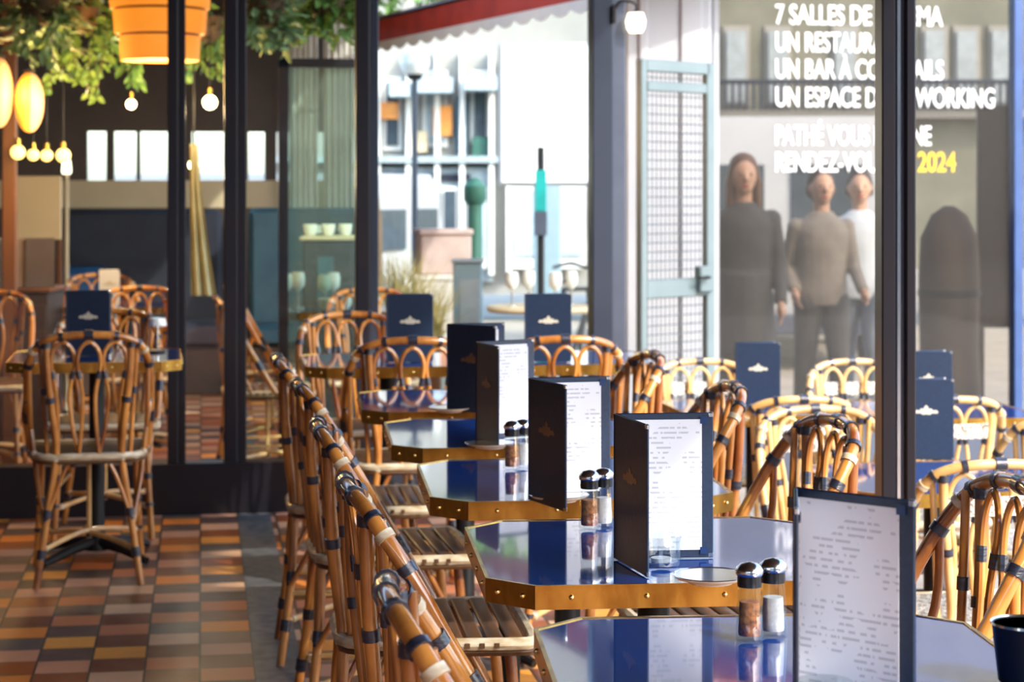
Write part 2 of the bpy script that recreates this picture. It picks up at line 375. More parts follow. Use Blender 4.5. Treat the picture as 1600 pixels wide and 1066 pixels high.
slab('ceiling_inner', -4.6, 1.15, YP+.1, 14.2, 2.6, 2.7, M['dark_wall'])
slab('wall_left', -4.6, -4.5, -2.6, 14.2, -.2, 2.95, M['dark_wall'])

slab('ground_back', -30, 30, -31, -3.0, -.40, -.24, M['dark_asphalt'])  # unseen dark ground added so the panes mirror no pale sky
slab('glare_block_behind', -30, 30, -31, -30, -.3, 10, M['glare_block'])  # unseen block added to keep sky glare out of the glass
# glass partition: plinth, mullions, panes
slab('baseboard_partition', -4.5, WY(575, YP).x, YP-.06, YP+.06, 0, .215, M['frame'])
slab('baseboard_window', WY(590, YP).x, WY(925, YP).x, YP-.06, YP+.06, 0, .30, M['frame_grey'])
def mullion(n, x0, x1, mats, depth=.09, z0=.0, z1=2.95, y=YP):
    a, b = WY(x0, y).x, WY(x1, y).x; m = MB(); wd = b-a
    m.box(((a+b)/2-wd*.2, y, (z0+z1)/2), (wd*.6, depth, z1-z0), 0, 0, .004)
    m.box((b-wd*.2, y+.01, (z0+z1)/2), (wd*.4, depth*.8, z1-z0), 1, 0, .004)
    return struct(m.build('trim_%d' % n, mats))
mullion(1, 262, 290, [M['frame'], M['frame']])
mullion(2, 350, 385, [M['frame'], M['frame']])
mullion(3, 555, 591, [M['frame'], M['frame_grey']])
mullion(4, 922, 975, [M['frame_grey'], M['steel_dark']], .12)
def pane(n, x0, x1, z0, z1=2.95, y=YP, mat='pane', ax=None):
    a, b = WY(x0, y).x, WY(x1, y).x
    return struct(MB().box(((a+b)/2, y, (z0+z1)/2), (b-a, .008, z1-z0)).build('window_%d' % n, M[mat]))
pane(1, -500, 262, .215); pane(2, 290, 350, .215); pane(3, 385, 555, .215); pane(4, 591, 922, .30)

# inner glazed door frame behind the third pane
YI = 10.0
xa, xb, xc = WY(435, YI).x, WY(450, YI).x, WY(575, YI).x
zt = WY(440, YI, py=92).z
fr = MB()
fr.box(((xa+xb)/2, YI, zt/2), (xb-xa, .06, zt)); fr.box(((xa+xc)/2, YI, zt-.02), (xc-xa, .06, .045)); fr.box((xc, YI, zt/2), (.05, .06, zt)); fr.box(((xa+xc)/2, YI, .06), (xc-xa, .05, .12))
d1 = struct(fr.build('door_1', M['frame']))
p_ = MB().box(((xb+xc)/2, YI, zt/2), (xc-xb, .008, zt-.08)).build('pane', M['pane_green'], d1)

# back wall of the inner room: low panelling, window band, dark panel above
YB = 14.0
def zb(py, px=200): return WY(px, YB, py=py).z
slab('wall_back_low', -4.6, 1.12, YB, YB+.12, -.2, zb(325), M['dark_wall'])
slab('wall_back_dado', -4.6, 1.12, YB-.01, YB+.12, zb(325), zb(282), M['beige'])
slab('wall_back_high', -4.6, 1.12, YB, YB+.12, zb(205), 2.6, M['dark_wall'])
n_ = 5
for x0, x1 in ((-400, -60), (-60, 20), (20, 98), (98, 136), (166, 178), (213, 219), (262, 300), (352, 388), (414, 432), (556, 580)):
    a, b = WY(x0, YB).x, WY(x1, YB).x
    struct(MB().box(((a+b)/2, YB+.06, (zb(205)+zb(282))/2), (b-a, .12, zb(205)-zb(282))).build('trim_%d' % n_, M['dark_wall'])); n_ += 1

# shop front with the lettering
YS = 10.4
slab('baseboard_shop', WY(1112, YS).x, 7.5, YS-.06, YS+.06, -.24, .12, M['steel_dark'])
shop = pane(5, 1112, 2100, .12, 3.2, YS, 'pane_shop')
struct(MB().box((WY(1587, YS).x, YS, 1.5), (.045, .09, 3.4)).build('trim_20', M['blue_post']))
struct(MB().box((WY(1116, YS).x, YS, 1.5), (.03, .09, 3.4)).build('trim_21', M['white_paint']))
def lettering(text, x0, x1, base_py, cap_px, mat):
    cu = bpy.data.curves.new('lettering', 'FONT'); cu.body = text; cu.size = 1; cu.extrude = .004; cu.offset = .012
    t = bpy.data.objects.new('lettering', cu); C.objects.link(t)
    bpy.context.view_layer.update()
    me = bpy.data.meshes.new_from_object(t.evaluated_get(bpy.context.evaluated_depsgraph_get()))
    C.objects.unlink(t); bpy.data.objects.remove(t)
    xs = [v.co.x for v in me.vertices]; 
    a, b = WY(x0, YS-.012), WY(x1, YS-.012)
    base = WY(x0, YS-.012, py=base_py).z; cap = WY(x0, YS-.012, py=base_py-cap_px).z-base
    sx = (b.x-a.x)/(max(xs)-min(xs)); capf = .69
    for v in me.vertices:
        v.co = Vector(((v.co.x-min(xs))*sx+a.x, YS-.012+v.co.z*.3, base+v.co.y*cap/capf))
    me.materials.append(M[mat]); o = bpy.data.objects.new('lettering', me); C.objects.link(o); o.parent = shop
    return o
lettering('7 SALLES DE CINÉMA', 1212, 1473, 37, 30, 'letter')
lettering('UN RESTAURANT', 1212, 1416, 80, 30, 'letter')
lettering('UN BAR À COCKTAILS', 1212, 1474, 122, 30, 'letter')
lettering('UN ESPACE DE COWORKING', 1212, 1554, 166, 30, 'letter')
lettering('PATHÉ VOUS DONNE', 1212, 1455, 226, 30, 'letter')
lettering('RENDEZ-VOUS EN', 1212, 1424, 268, 30, 'letter')
lettering('2024', 1434, 1493, 268, 30, 'letter_yellow')

# white column behind the gate
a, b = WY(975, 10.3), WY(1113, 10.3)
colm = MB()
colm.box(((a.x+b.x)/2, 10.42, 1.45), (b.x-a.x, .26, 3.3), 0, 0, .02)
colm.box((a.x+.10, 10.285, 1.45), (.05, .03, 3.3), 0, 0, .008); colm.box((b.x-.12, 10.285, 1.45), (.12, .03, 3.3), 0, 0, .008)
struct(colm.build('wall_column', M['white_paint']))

# ------------------------------------------------------------------ cane bistro chair
CHAIRS = 'cane bistro chairs'
def make_chair(woven):
    t = thing('bistro_chair', '', 'chair')
    mats = [M['cane_pale_sunlit'] if woven else M['cane'], M['bind_dark'], M['bind_pale'], M['cane_pale_sunlit']]  # pavement chairs get the lighter cane for their sunlit look
    rim = MB()
    half = [(.030, -.203, .435), (-.020, -.210, .52), (-.088, -.213, .635), (-.150, -.207, .745), (-.200, -.180, .822), (-.225, -.125, .856), (-.238, -.045, .867)]
    rim.cane(half+[(p[0], -p[1], p[2]) for p in half[::-1]], .0135,
             ((.285, .018, 1), (.335, .010, 2), (.365, .014, 1), (.43, .009, 1), (.5, .009, 1), (.57, .009, 1), (.635, .014, 1), (.665, .010, 2), (.715, .018, 1), (.12, .008, 1), (.88, .008, 1)), 57)
    rim.build('back_rim', mats, t)
    for s in (-1, 1):
        leg = MB()
        leg.cane([(-.218, s*.145, .850), (-.214, s*.136, .70), (-.200, s*.118, .55), (-.188, s*.112, .44), (-.196, s*.140, .25), (-.228, s*.176, .0)], .0125,
                 ((.02, .012, 1), (.24, .016, 1), (.48, .010, 2), (.70, .018, 1), (.86, .010, 1)), 30)
        leg.build('rear_leg', mats, t)
        MB().cane([(-.196, s*.165, .835), (-.185, s*.152, .65), (-.172, s*.140, .45)], .0085, ((.42, .014, 1),), 12).build('back_post', mats, t)
        fl = MB().cane([(.150, s*.165, .445), (.168, s*.172, .25), (.195, s*.188, .0)], .0125, ((.05, .01, 2), (.45, .016, 1), (.70, .010, 1)), 12)
        fl.build('front_leg', mats, t)
        for pts, bd_ in (([(-.202, s*.148, .22), (-.196, s*.098, .36), (-.185, s*.062, .435)], ((.06, .012, 1),)), ([(-.202, s*.150, .22), (-.13, s*.178, .36), (-.09, s*.186, .435)], ()), ([(.172, s*.174, .22), (.10, s*.182, .36), (.06, s*.188, .435)], ((.06, .012, 1),))):
            MB().cane(pts, .0075, bd_, 9).build('leg_brace', mats, t)
        MB().cane([(-.088, s*.212, .635), (-.12, s*.198, .54), (-.135, s*.186, .445)], .0085, ((.03, .010, 1), (.97, .01, 2)), 9).build('side_strut', mats, t)
        MB().cane([(-.160, s*.203, .765), (-.150, s*.200, .62), (-.085, s*.196, .445)], .0085, ((.03, .010, 1),), 9).build('side_strut', mats, t)
        MB().cane([(-.204, s*.15, .205), (.172, s*.176, .205)], .007, (), 4, 6, 3).build('side_stretcher', mats, t)
    for c in (-.088, 0, .088):
        lp = MB(); cv = -.008*abs(c/.088)
        def bx(z): return -.192-(z-.45)*.096-cv
        pts = [(bx(.45), c*.80-.034, .45), (bx(.56), c*.92-.024, .56), (bx(.66), c-.022, .66), (bx(.76), c-.039, .765), (bx(.82), c-.030, .818), (bx(.845), c, .842), (bx(.82), c+.030, .818), (bx(.76), c+.039, .765), (bx(.66), c+.022, .66), (bx(.56), c*.92+.024, .56), (bx(.45), c*.80+.034, .45)]
        lp.cane(pts, .0072, ((.345, .008, 1), (.655, .008, 1)), 41, 8, 0 if not woven else 3)
        lp.build('back_loop', mats, t)
    if woven:
        bd = MB(); zz = (.735, .785)
        prof = [(-.222, -.150), (-.236, -.075), (-.240, 0), (-.236, .075), (-.222, .150)]
        V = []
        for z in zz:
            for dx in (-.014, -.022):
                for p in prof: V.append((p[0]+.045+dx-.02-(z-.76)*.1, p[1], z))
        n = 5; Fc = []
        for k in range(4):
            Fc += [(k, k+1, 2*n+k+1, 2*n+k), (n+k+1, n+k, 3*n+k, 3*n+k+1), (2*n+k, 2*n+k+1, 3*n+k+1, 3*n+k), (k+1, k, n+k, n+k+1)]
        Fc += [(0, 2*n, 3*n, n), (n-1, 2*n-1, 4*n-1, 3*n-1)]
        bd.add(V, Fc); bd.build('woven_band', M['weave'], t)
        MB().prism([(-.185, -.150), (-.10, -.185), (.13, -.192), (.178, -.170), (.178, .170), (.13, .192), (-.10, .185), (-.185, .150)], .440, .456).build('seat', M['weave'], t)
    else:
        sl = MB()
        for k in range(9):
            x = -.168+k*.041; hw = .150+.045*min(1, (x+.19)/.14)
            sl.box((x, 0, .450), (.033, 2*hw, .012), 0, 0, .003)
        sl.build('seat', M['slat'], t)
    ring = [(-.190, -.130), (-.155, -.168), (-.09, -.190), (.06, -.204), (.165, -.210), (.192, -.200), (.198, -.150), (.199, 0), (.198, .150), (.192, .200), (.165, .210), (.06, .204), (-.09, .190), (-.155, .168), (-.190, .130), (-.198, 0)]
    loop = []
    for k in range(len(ring)):
        a = [Vector((*ring[(k+i) % len(ring)], 0)) for i in (-1, 0, 1, 2)]
        for u in (0, .5):
            p = .5*((2*a[1])+(a[2]-a[0])*u+(2*a[0]-5*a[1]+4*a[2]-a[3])*u*u+(3*a[1]-a[0]-3*a[2]+a[3])*u**3); loop.append((p.x, p.y, .443))
    sr = MB().tube(loop, .0135, 8, 0, True)
    sr.tube([(x, y, .426) for x, y, _ in loop], .008, 6, 1, True)
    for s in (-1, 1):                                     # side rail: slat ends show as dark plugs
        for k in range(8): sr.box((-.09+k*.03, s*(.2045+.10*(k*.03-.09)*.6+.008), .443), (.010, .006, .010), 1)
    sr.build('seat_rail', [M['bind_pale'], M['slat']], t)
    xs = MB()
    xs.cane([(-.216, -.165, .125), (0, 0, .150), (.184, .182, .125)], .009, ((.06, .008, 2), (.94, .008, 2)), 11, 8, 3)
    xs.cane([(-.216, .165, .125), (0, 0, .158), (.184, -.182, .125)], .009, ((.06, .008, 2), (.94, .008, 2)), 11, 8, 3)
    xs.build('stretcher', mats, t)
    MB().cane([(0, 0, .435), (0, 0, .13)], .0085, ((.95, .014, 1),), 4, 8, 3).build('centre_rod', mats, t)
    return t
proto = {False: make_chair(False), True: make_chair(True)}
used = {False: False, True: False}
def chair(x, y, rz, label, woven=False, z=0, group=CHAIRS):
    if not used[woven]: o = proto[woven]; used[woven] = True
    else: o = copy_tree(proto[woven])
    o.location = (x, y, z); o.rotation_euler = (0, 0, rz); o['label'] = label; o['group'] = group
    return o
R_ = math.radians
ROWL = 'slatted cane chairs lining the row of blue tables'
chair(.465, 2.46, R_(-2), 'cane chair with slatted seat nearest the camera, in the lower middle', False, 0, ROWL)
chair(.480, 3.38, R_(1), 'slatted cane chair second from the camera on the aisle side of the tables', False, 0, ROWL)
chair(.480, 4.22, R_(-2), 'slatted cane chair third from the camera on the aisle side of the tables', False, 0, ROWL)
chair(.480, 5.14, R_(2), 'slatted cane chair fourth from the camera on the aisle side of the tables', False, 0, ROWL)
chair(.455, 5.92, R_(-1), 'last slatted cane chair on the aisle side, its back rim meeting the dark plinth', False, 0, ROWL)
chair(1.135, 3.22, R_(176), 'cane chair at the right picture edge, across the table from the standing menu', False, 0, ROWL)
chair(1.120, 4.13, R_(182), 'cane chair with arched back just left of the black steel post', False, 0, ROWL)
chair(1.095, 4.90, R_(178), 'cane chair with arched back right behind the second large open menu', False, 0, ROWL)
chair(1.110, 5.86, R_(181), 'cane chair with arched back in front of the foot of the mesh gate', False, 0, ROWL)
chair(.690, 6.80, R_(90), 'cane chair with its back to us, behind the farthest blue table of the row', False, 0, CHAIRS)
chair(1.200, 6.78, R_(90), 'cane chair with its back to us, below the right navy menu by the window', False, 0, CHAIRS)
chair(.600, 7.74, R_(-84), 'reddish cane chair facing us beside the dark window frame', False, 0, CHAIRS)
chair(-.395, 7.22, R_(93), 'lone cane chair with its back to us on the open tiled floor', False, 0, CHAIRS)
chair(-.380, 8.10, R_(-90), 'cane chair facing us, behind the navy menu of the lone table', False, 0, CHAIRS)
LOW = 'woven cane chairs on the lower pavement'
ZL = -.2
chair(2.01, 5.06, R_(90), 'woven cane chair with its back to us, nearest on the pavement right of the post', True, ZL, LOW)
chair(1.93, 5.88, R_(-90), 'woven cane chair facing us, right behind the arched chair beside the black post', True, ZL, LOW)
chair(2.62, 5.97, R_(90), 'woven cane chair cut by the right picture edge, above the nearest pavement chair', True, ZL, LOW)
chair(2.47, 6.56, R_(90), 'woven cane chair with a white band, right of the stacked navy menus', True, ZL, LOW)
chair(1.98, 6.64, R_(90), 'woven cane chair with a white band, below the single navy pavement menu', True, ZL, LOW)
chair(2.00, 7.64, R_(-90), 'pale cane chair facing us at the foot of the mesh gate', True, ZL, LOW)
chair(2.61, 7.54, R_(-90), 'pale cane chair facing us beside the black post, below the walking people', True, ZL, LOW)
INN = 'cane chairs behind the glass partition'
for x, y, r, lb in ((-.31, 10.0, -90, 'dim cane chair behind the glass, just right of the lone chair\'s menu'),
                    (-1.02, 9.70, -92, 'dim cane chair behind the glass at the left picture edge'),
                    (.30, 9.25, 2, 'cane chair behind the glass, next beyond the row of chairs'),
                    (.36, 10.3, -2, 'cane chair farther behind the glass, in line with the row of chairs'),
                    (.82, 9.65, -90, 'cane chair behind the glass, left of the dark window frame'),
                    (-.55, 11.6, -80, 'orange cane chair far back before the blue cushion')):
    chair(x, y, R_(r), lb, False, 0, INN)

# ------------------------------------------------------------------ blue tables with brass edge
def make_table(h=.75, w=.62, top='blue_top'):
    t = thing('bistro_table', '', 'table')
    a = w/2; c = .072; g = .0035
    def octo(e): b = a-e; k = c-e*.4; return [(-b+k, -b), (b-k, -b), (b, -b+k), (b, b-k), (b-k, b), (-b+k, b), (-b, b-k), (-b, -b+k)]
    MB().prism(octo(g), h-.030, h-.0006).build('table_top', M[top], t)
    ed = MB(); o, i = octo(0), octo(.006); n = 8
    V = [(p[0], p[1], z) for z in (h-.037, h+.0008) for q in (o, i) for p in q]
    Fc = []
    for k in range(n):
        j = (k+1) % n; Fc += [(k, j, 2*n+j, 2*n+k), (n+j, n+k, 3*n+k, 3*n+j), (2*n+k, 2*n+j, 3*n+j, 3*n+k), (j, k, n+k, n+j)]
    ed.add(V, Fc)
    e = ed.build('brass_edge', M['brass'], t)
    sc = MB()
    for k in range(n):
        p, q = Vector((*o[k], h-.018)), Vector((*o[(k+1) % n], h-.018)); ln = (q-p).length; nr = Vector((q.y-p.y, p.x-q.x, 0)).normalized()
        for u in ((.12, .37, .63, .88) if ln > .2 else (.25, .75)):
            sc.ball(p.lerp(q, u)+nr*.0005, .0045, 0, 8, 6)
    sc.build('edge_studs', M['brass_light'], e)
    e.name = 'brass_edge'
    MB().lathe([(.028, h-.03), (.028, .10), (.04, .05), (.05, .03)], seg=16).build('pedestal', M['iron'], t)
    ft = MB()
    for k in range(4):
        an = PI/4+k*PI/2; d = Vector((math.cos(an), math.sin(an), 0))
        ft.tube([d*.02+Vector((0, 0, .06)), d*.13+Vector((0, 0, .045)), d*.26+Vector((0, 0, .014))], [.022, .018, .014], 8)
    ft.build('base', M['iron'], t)
    return t
tp = make_table(); tab_used = [False]
TG = 'blue bistro tables with brass edges'
def table(x, y, rz, label, z=0, group=TG):
    if not tab_used[0]: o = tp; tab_used[0] = True
    else: o = copy_tree(tp)
    o.location = (x, y, z); o.rotation_euler = (0, 0, R_(rz)); o['label'] = label; o['group'] = group
    return o
TX = .775
table(TX-.025, 2.50, -5, 'glossy blue table nearest the camera, cut off by the bottom picture edge')
table(TX-.005, 3.355, -3.5, 'glossy blue table second from the camera, under the open menu with the gold crest')
table(TX, 4.20, -3, 'glossy blue table third from the camera, its brass edge below the dark menu')
table(TX, 5.02, -3, 'blue table fourth from the camera, its top mirroring the bright window')
table(TX-.01, 5.80, -3, 'farthest blue table of the row, in front of the chair with its back to us')
table(.665, 7.20, 0, 'blue brass-edged table by the window under the left upright navy menu')
table(1.325, 7.20, 1, 'blue brass-edged table by the window under the right upright navy menu')
table(-.385, 7.55, 1, 'blue brass-edged table of the lone chair, left of the dark door posts')
LT_ = 'blue tables on the lower pavement'
table(2.06, 5.42, 2, 'pavement table with the lower of the two navy menus right of the post', ZL, LT_)
table(2.05, 7.26, 1, 'pavement table below the mesh gate with a single navy menu', ZL, LT_)
table(2.70, 7.07, -2, 'pavement table with the upper of the two navy menus right of the post', ZL, LT_)
table(.72, 10.3, 0, 'table behind the glass in line with the row, set with cups', 0, 'tables behind the glass partition')
table(-.40, 10.85, 0, 'dim table behind the glass carrying the white upright menu', 0, 'tables behind the glass partition')

# ------------------------------------------------------------------ standing menus
EMB = [(-.036, .002), (-.030, .0075), (-.021, .0055), (-.015, .012), (-.008, .0105), (-.0055, .017), (0, .0225), (.0055, .017), (.008, .0105), (.015, .012), (.021, .0055), (.030, .0075), (.036, .002), (.034, -.0035), (.018, -.003), (.010, -.0075), (0, -.006), (-.010, -.0075), (-.018, -.003), (-.034, -.0035)]
MENUG = 'standing menus in navy covers'
def menu(label, loc, back, front, h=.243, wd=.165, emb='gilt', group=MENUG, sheet=True):
    """back / front: world directions of the two covers leaving the spine"""
    back = Vector(back).normalized(); front = Vector(front).normalized()
    t = thing('standing_menu', label, 'menu', loc, 0, group)
    inner = (front+back)
    for nm, d, o_ in (('back_cover', back, front), ('front_cover', front, back)):
        n = Vector((-d.y, d.x, 0))
        if n.dot(o_) < 0: n = -n                           # n points to the inside of the fold
        rz = math.atan2(d.y, d.x); s = 1 if Vector((-d.y, d.x, 0)).dot(n) > 0 else -1
        # local frame: x along cover, y*s towards the inside
        c = MB().box((wd/2, 0, h/2), (wd, .0045, h), 0, 0, .0015)
        c.tube([(0, 0, .001), (0, 0, h-.001)], .0035, 8, 0)
        co = c.build(nm, [M['cover'], M['cover_edge']], t, rz=rz)
        if sheet:
            pg = MB().box((wd*.455, s*.0035, h*.505), (wd*.85, .0012, h*.90))
            pg.build('page', M['page'], co, (0, 0, 0))
            for zz in (.05, .95): MB().box((wd*.90, s*.0045, h*zz), (.012, .0012, .012)).build('inner_corner', M['cover_edge'], co)
        e = MB(); T = Matrix.Translation((wd*.5, 0, h*.59)) @ (Matrix.Rotation(PI/2, 4, 'X'))
        # emblem polygon lies in local x-z on the outer face
        e.prism(EMB, .0022*1.0, .0030, 0, T if s > 0 else T @ Matrix.Rotation(PI, 4, 'Y'))
        e.build('emblem', M[emb], co)
        for zz in (h-.004, .004): MB().box((wd-.004, 0, zz), (.009, .0062, .009), 0, 0, .0015).build('corner_cap', M['steel'], co)
    return t
TZ = .7512
p = W(1243, 2.45, TZ)
menu('largest open menu, white page facing us, on the nearest blue table', p, cdir(.135, -.115), -cdir((1226-800)/F, 1), h=.252, emb='gilt_dull')
p = W(962, 3.33, TZ); menu('open menu with dull copper crest beside the shakers on the second table', p, cdir(.165, .015), cdir(.043, -.159), emb='gilt_dull')
p = W(828, 3.96, TZ); menu('open menu with wide dark cover and narrow white page on the third table', p, cdir(.158, .035), cdir(.068, -.150), emb='gilt_dull')
p = W(745, 4.90, TZ); menu('open menu with narrow dark cover and pale page on the fourth table', p, cdir(.142, .085), cdir(.055, -.155), emb='gilt_dull')
p = W(700, 5.55, TZ); menu('closed-looking dark menu half hidden behind two open ones on the farthest table of the row', p, cdir(.163, .05), cdir(.140, -.10), emb='gilt_dull')
p = W(605, 7.10, TZ); menu('upright navy menu with pale crest, left one by the bright window', p, cdir(.16, .06), cdir(.165, -.01))
p = W(821, 7.12, TZ); menu('upright navy menu with pale crest, right one by the bright window', p, cdir(.16, .06), cdir(.165, -.01))
p = W(104, 7.36, TZ); menu('upright dark navy menu with pale crest behind the lone chair', p, cdir(.16, .06), cdir(.165, -.012))
p = W(1150, 7.45, ZL+TZ); menu('single upright blue menu with pale crest between the mesh gate and the black post', p, cdir(.16, .06), cdir(.165, -.01))
p = W(1414, 7.05, ZL+TZ); menu('upper of two blue menus right of the black post, farther one', p, cdir(.16, .06), cdir(.165, -.01))
p = W(1404, 6.02, ZL+TZ); menu('lower of two blue menus right of the black post, nearer one', p, cdir(.16, .06), cdir(.165, -.01))

# ------------------------------------------------------------------ shakers, saucers, tealights
def make_shaker(fill, cap):
    t = thing('shaker', '', 'shaker')
    MB().lathe([(.0185, 0), (.020, .004), (.0185, .03), (.0165, .06), (.0150, .072), (.0150, .0725)], seg=16).build('glass_body', M['glass'], t)
    MB().lathe([(.0150, .006), (.0158, .01), (.0145, .045), (.0142, .052)], seg=12).build('filling', M[fill], t)
    MB().lathe([(.0168, .0725), (.0172, .078), (.0168, .088)], seg=16).build('collar', M['black_plastic'], t)
    c = MB().lathe([(.0185, .088), (.020, .092), (.0185, .098), (.012, .104), (.0, .107)], seg=16); c.build('cap', M[cap], t)
    return t
shk = {'pepper': make_shaker('pepper', 'steel'), 'salt': make_shaker('salt', 'steel')}; shu = {'pepper': 0, 'salt': 0}
def shaker(kind, p, label):
    o = shk[kind] if not shu[kind] else copy_tree(shk[kind]); shu[kind] = 1
    o.location = p; o['label'] = label; o['group'] = 'salt and pepper shakers'
def make_saucer():
    t = thing('saucer', '', 'saucer')
    MB().lathe([(.035, 0), (.037, .003), (.056, .008), (.060, .0125), (.058, .0128), (.050, .0095), (.034, .006), (0, .0055)], seg=32).build('dish', M['porcelain'], t)
    MB().lathe([(.0570, .0124), (.0585, .0138), (.0600, .0128)], seg=32).build('rim_line', M['steel'], t)
    return t
sau = make_saucer(); sau_u = [0]
def saucer(x, y, label, z=TZ):
    o = sau if not sau_u[0] else copy_tree(sau); sau_u[0] = 1
    o.location = (x, y, z); o['label'] = label; o['group'] = 'white saucers at the table edges'
def make_tealight():
    t = thing('tealight_glass', '', 'tealight holder')
    MB().lathe([(.028, 0), (.031, .003), (.034, .050), (.032, .050), (.028, .008), (0, .006)], seg=24).build('glass_cup', M['glass'], t)
    MB().lathe([(.017, .007), (.017, .013), (0, .014)], seg=16).build('candle', M['folder_pale'], t)
    return t
tea = make_tealight(); tea_u = [0]
def tealight(p, label):
    o = tea if not tea_u[0] else copy_tree(tea); tea_u[0] = 1
    o.location = p; o['label'] = label; o['group'] = 'small glass tealight holders'
shaker('pepper', W(1171, 2.735, TZ), 'amber pepper shaker left of the largest open menu')
shaker('salt', W(1208, 2.765, TZ), 'clear salt shaker against the spine of the largest open menu')
shaker('pepper', W(921, 3.63, TZ), 'brown pepper shaker left of the menu on the second table')
shaker('salt', W(943, 3.655, TZ), 'clear salt shaker tight behind the menu on the second table')
shaker('pepper', W(800, 4.40, TZ), 'pepper shaker below the pale page of the fourth table, left of the third menu')
shaker('salt', W(817, 4.43, TZ), 'salt shaker nearly hidden beside the third menu')
saucer(.790, 3.042, 'white saucer on the brass edge of the second table, left of the near shakers')
saucer(.700, 3.886, 'white saucer on the brass edge of the third table, left of the brown shaker')
saucer(.680, 4.708, 'white saucer on the brass edge of the fourth table, below the pale page')
saucer(.680, 5.486, 'white saucer on the brass edge of the row\'s farthest table')
tealight(W(1287, 2.30, TZ), 'clear tealight glass before the page of the largest menu')
tealight(W(1033, 3.27, TZ), 'clear tealight glass before the page of the second table\'s menu')
# black cup at the right picture edge
bc = thing('black_cup', 'round black cup at the right edge of the nearest table', 'cup', (1.018, 2.36, TZ))
MB().lathe([(.030, 0), (.034, .004), (.042, .074), (.0435, .076), (.040, .075), (.032, .010), (0, .008)], seg=28).build('body', M['iron'], bc)
MB().lathe([(.0410, .0745), (.0435, .0775), (.0440, .0745)], seg=28).build('rim', M['steel'], bc)
# candle stand on the lone table
cs = thing('table_lamp', 'small white-topped table light on the lone chair\'s table', 'lamp', W(246, 7.55, TZ))
MB().lathe([(.030, 0), (.030, .006), (.006, .010)], seg=16).build('base', M['iron'], cs)
MB().lathe([(.005, .008), (.005, .10)], seg=10).build('stem', M['steel'], cs)
MB().lathe([(.034, .098), (.036, .104), (.030, .128), (0, .131)], seg=16).build('shade', M['porcelain'], cs)

# ------------------------------------------------------------------ black steel post between the rows
pp = W(1398, 4.48, 0)
post = thing('steel_post', 'tall black steel post standing between the table row and the pavement chairs', 'post', (pp.x, pp.y, 0), -YAW)
MB().box((-.022, 0, 1.475), (.030, .09, 2.95), 0, 0, .003).build('flange', M['frame'], post)
MB().box((.028, 0, 1.475), (.022, .09, 2.95), 0, 0, .003).build('flange', M['frame'], post)
MB().box((.006, .0, 1.475), (.026, .055, 2.95), 0, 0, .003).build('web', M['steel_dark'], post)
MB().box((.003, -.031, 1.475), (.007, .006, 2.95)).build('gasket', M['steel'], post)
MB().box((0, 0, .006), (.14, .14, .012), 0, 0, .003).build('foot_plate', M['frame'], post)

# ------------------------------------------------------------------ mesh gate
ga, gb_ = W(998, 9.64, -.2), W(1113, 10.02, -.2)
gd = (gb_-ga); gl = gd.length; gz = 2.0+.2
gate = thing('mesh_gate', 'pale blue-grey metal gate with wire mesh in front of the white column', 'gate', ga, math.atan2(gd.y, gd.x))
def gbar(c, d, nm): MB().box(c, d, 0, 0, .004).build(nm, M['gate_paint'], gate)
gbar((.02, 0, gz/2), (.04, .04, gz), 'hinge_stile'); gbar((gl-.03, 0, gz/2), (.06, .04, gz), 'lock_stile')
gbar((gl/2, 0, gz-.03), (gl-.08, .04, .06), 'rail'); gbar((gl/2, 0, 1.08), (gl-.08, .04, .09), 'rail'); gbar((gl/2, 0, .10), (gl-.08, .04, .08), 'rail')
gbar((gl*.5, -.005, gz-.13), (gl-.1, .02, .05), 'rail')
wm = MB(); nx = 14
for k in range(1, nx): x = .04+(gl-.1)*k/nx; wm.tube([(x, .006, .14), (x, .006, gz-.06)], .0032, 5)
k = .18
while k < gz-.08: wm.tube([(.04, .010, k), (gl-.06, .010, k)], .0032, 5); k += .045
wm.build('wire_mesh', M['wire'], gate)
lk = MB().box((gl-.10, -.03, 1.12), (.10, .05, .13), 0, 0, .006).build('lock_box', M['gate_paint'], gate)
MB().tube(spline([(gl-.12, -.05, 1.13), (gl-.12, -.085, 1.13), (gl-.20, -.085, 1.13)], 8), .008, 8).build('handle', M['iron'], lk)

# wall lamp on the tall grey post
lp = W(996, 8.7, 0, None)
wl = thing('wall_lamp', 'small wall lamp with black curved bracket and lit cream shade, on the grey window post', 'lamp', (W(975, 8.42).x, YP-.02, W(1000, 8.6, py=50).z))
zs = 0
br = MB(); x0 = .0; x1 = W(1000, 8.55).x-W(975, 8.42).x
br.tube(spline([(x0, -.05, .09), (x0+.03, -.06, .135), (x1, -.06, .125), (x1, -.06, .085)], 14), .006, 8); br.build('bracket', M['iron'], wl)
MB().box((x0, -.045, .08), (.02, .03, .08), 0, 0, .004).build('back_plate', M['iron'], wl)
MB().lathe([(.030, .09), (.034, .085), (.014, .10)], (x1, -.06, -.005), 14).build('cap', M['iron'], wl)
MB().lathe([(.028, .0), (.040, .02), (.044, .05), (.034, .085)], (x1, -.06, 0), 16).build('shade', M['lamp_cream'], wl)

# ------------------------------------------------------------------ inner room: lamps, plants, furniture
def point(name, loc, power, color, r=.05):
    l = bpy.data.lights.new(name, 'POINT'); l.energy = power; l.color = color; l.shadow_soft_size = r
    o = bpy.data.objects.new(name, l); C.objects.link(o); o.location = loc; return o
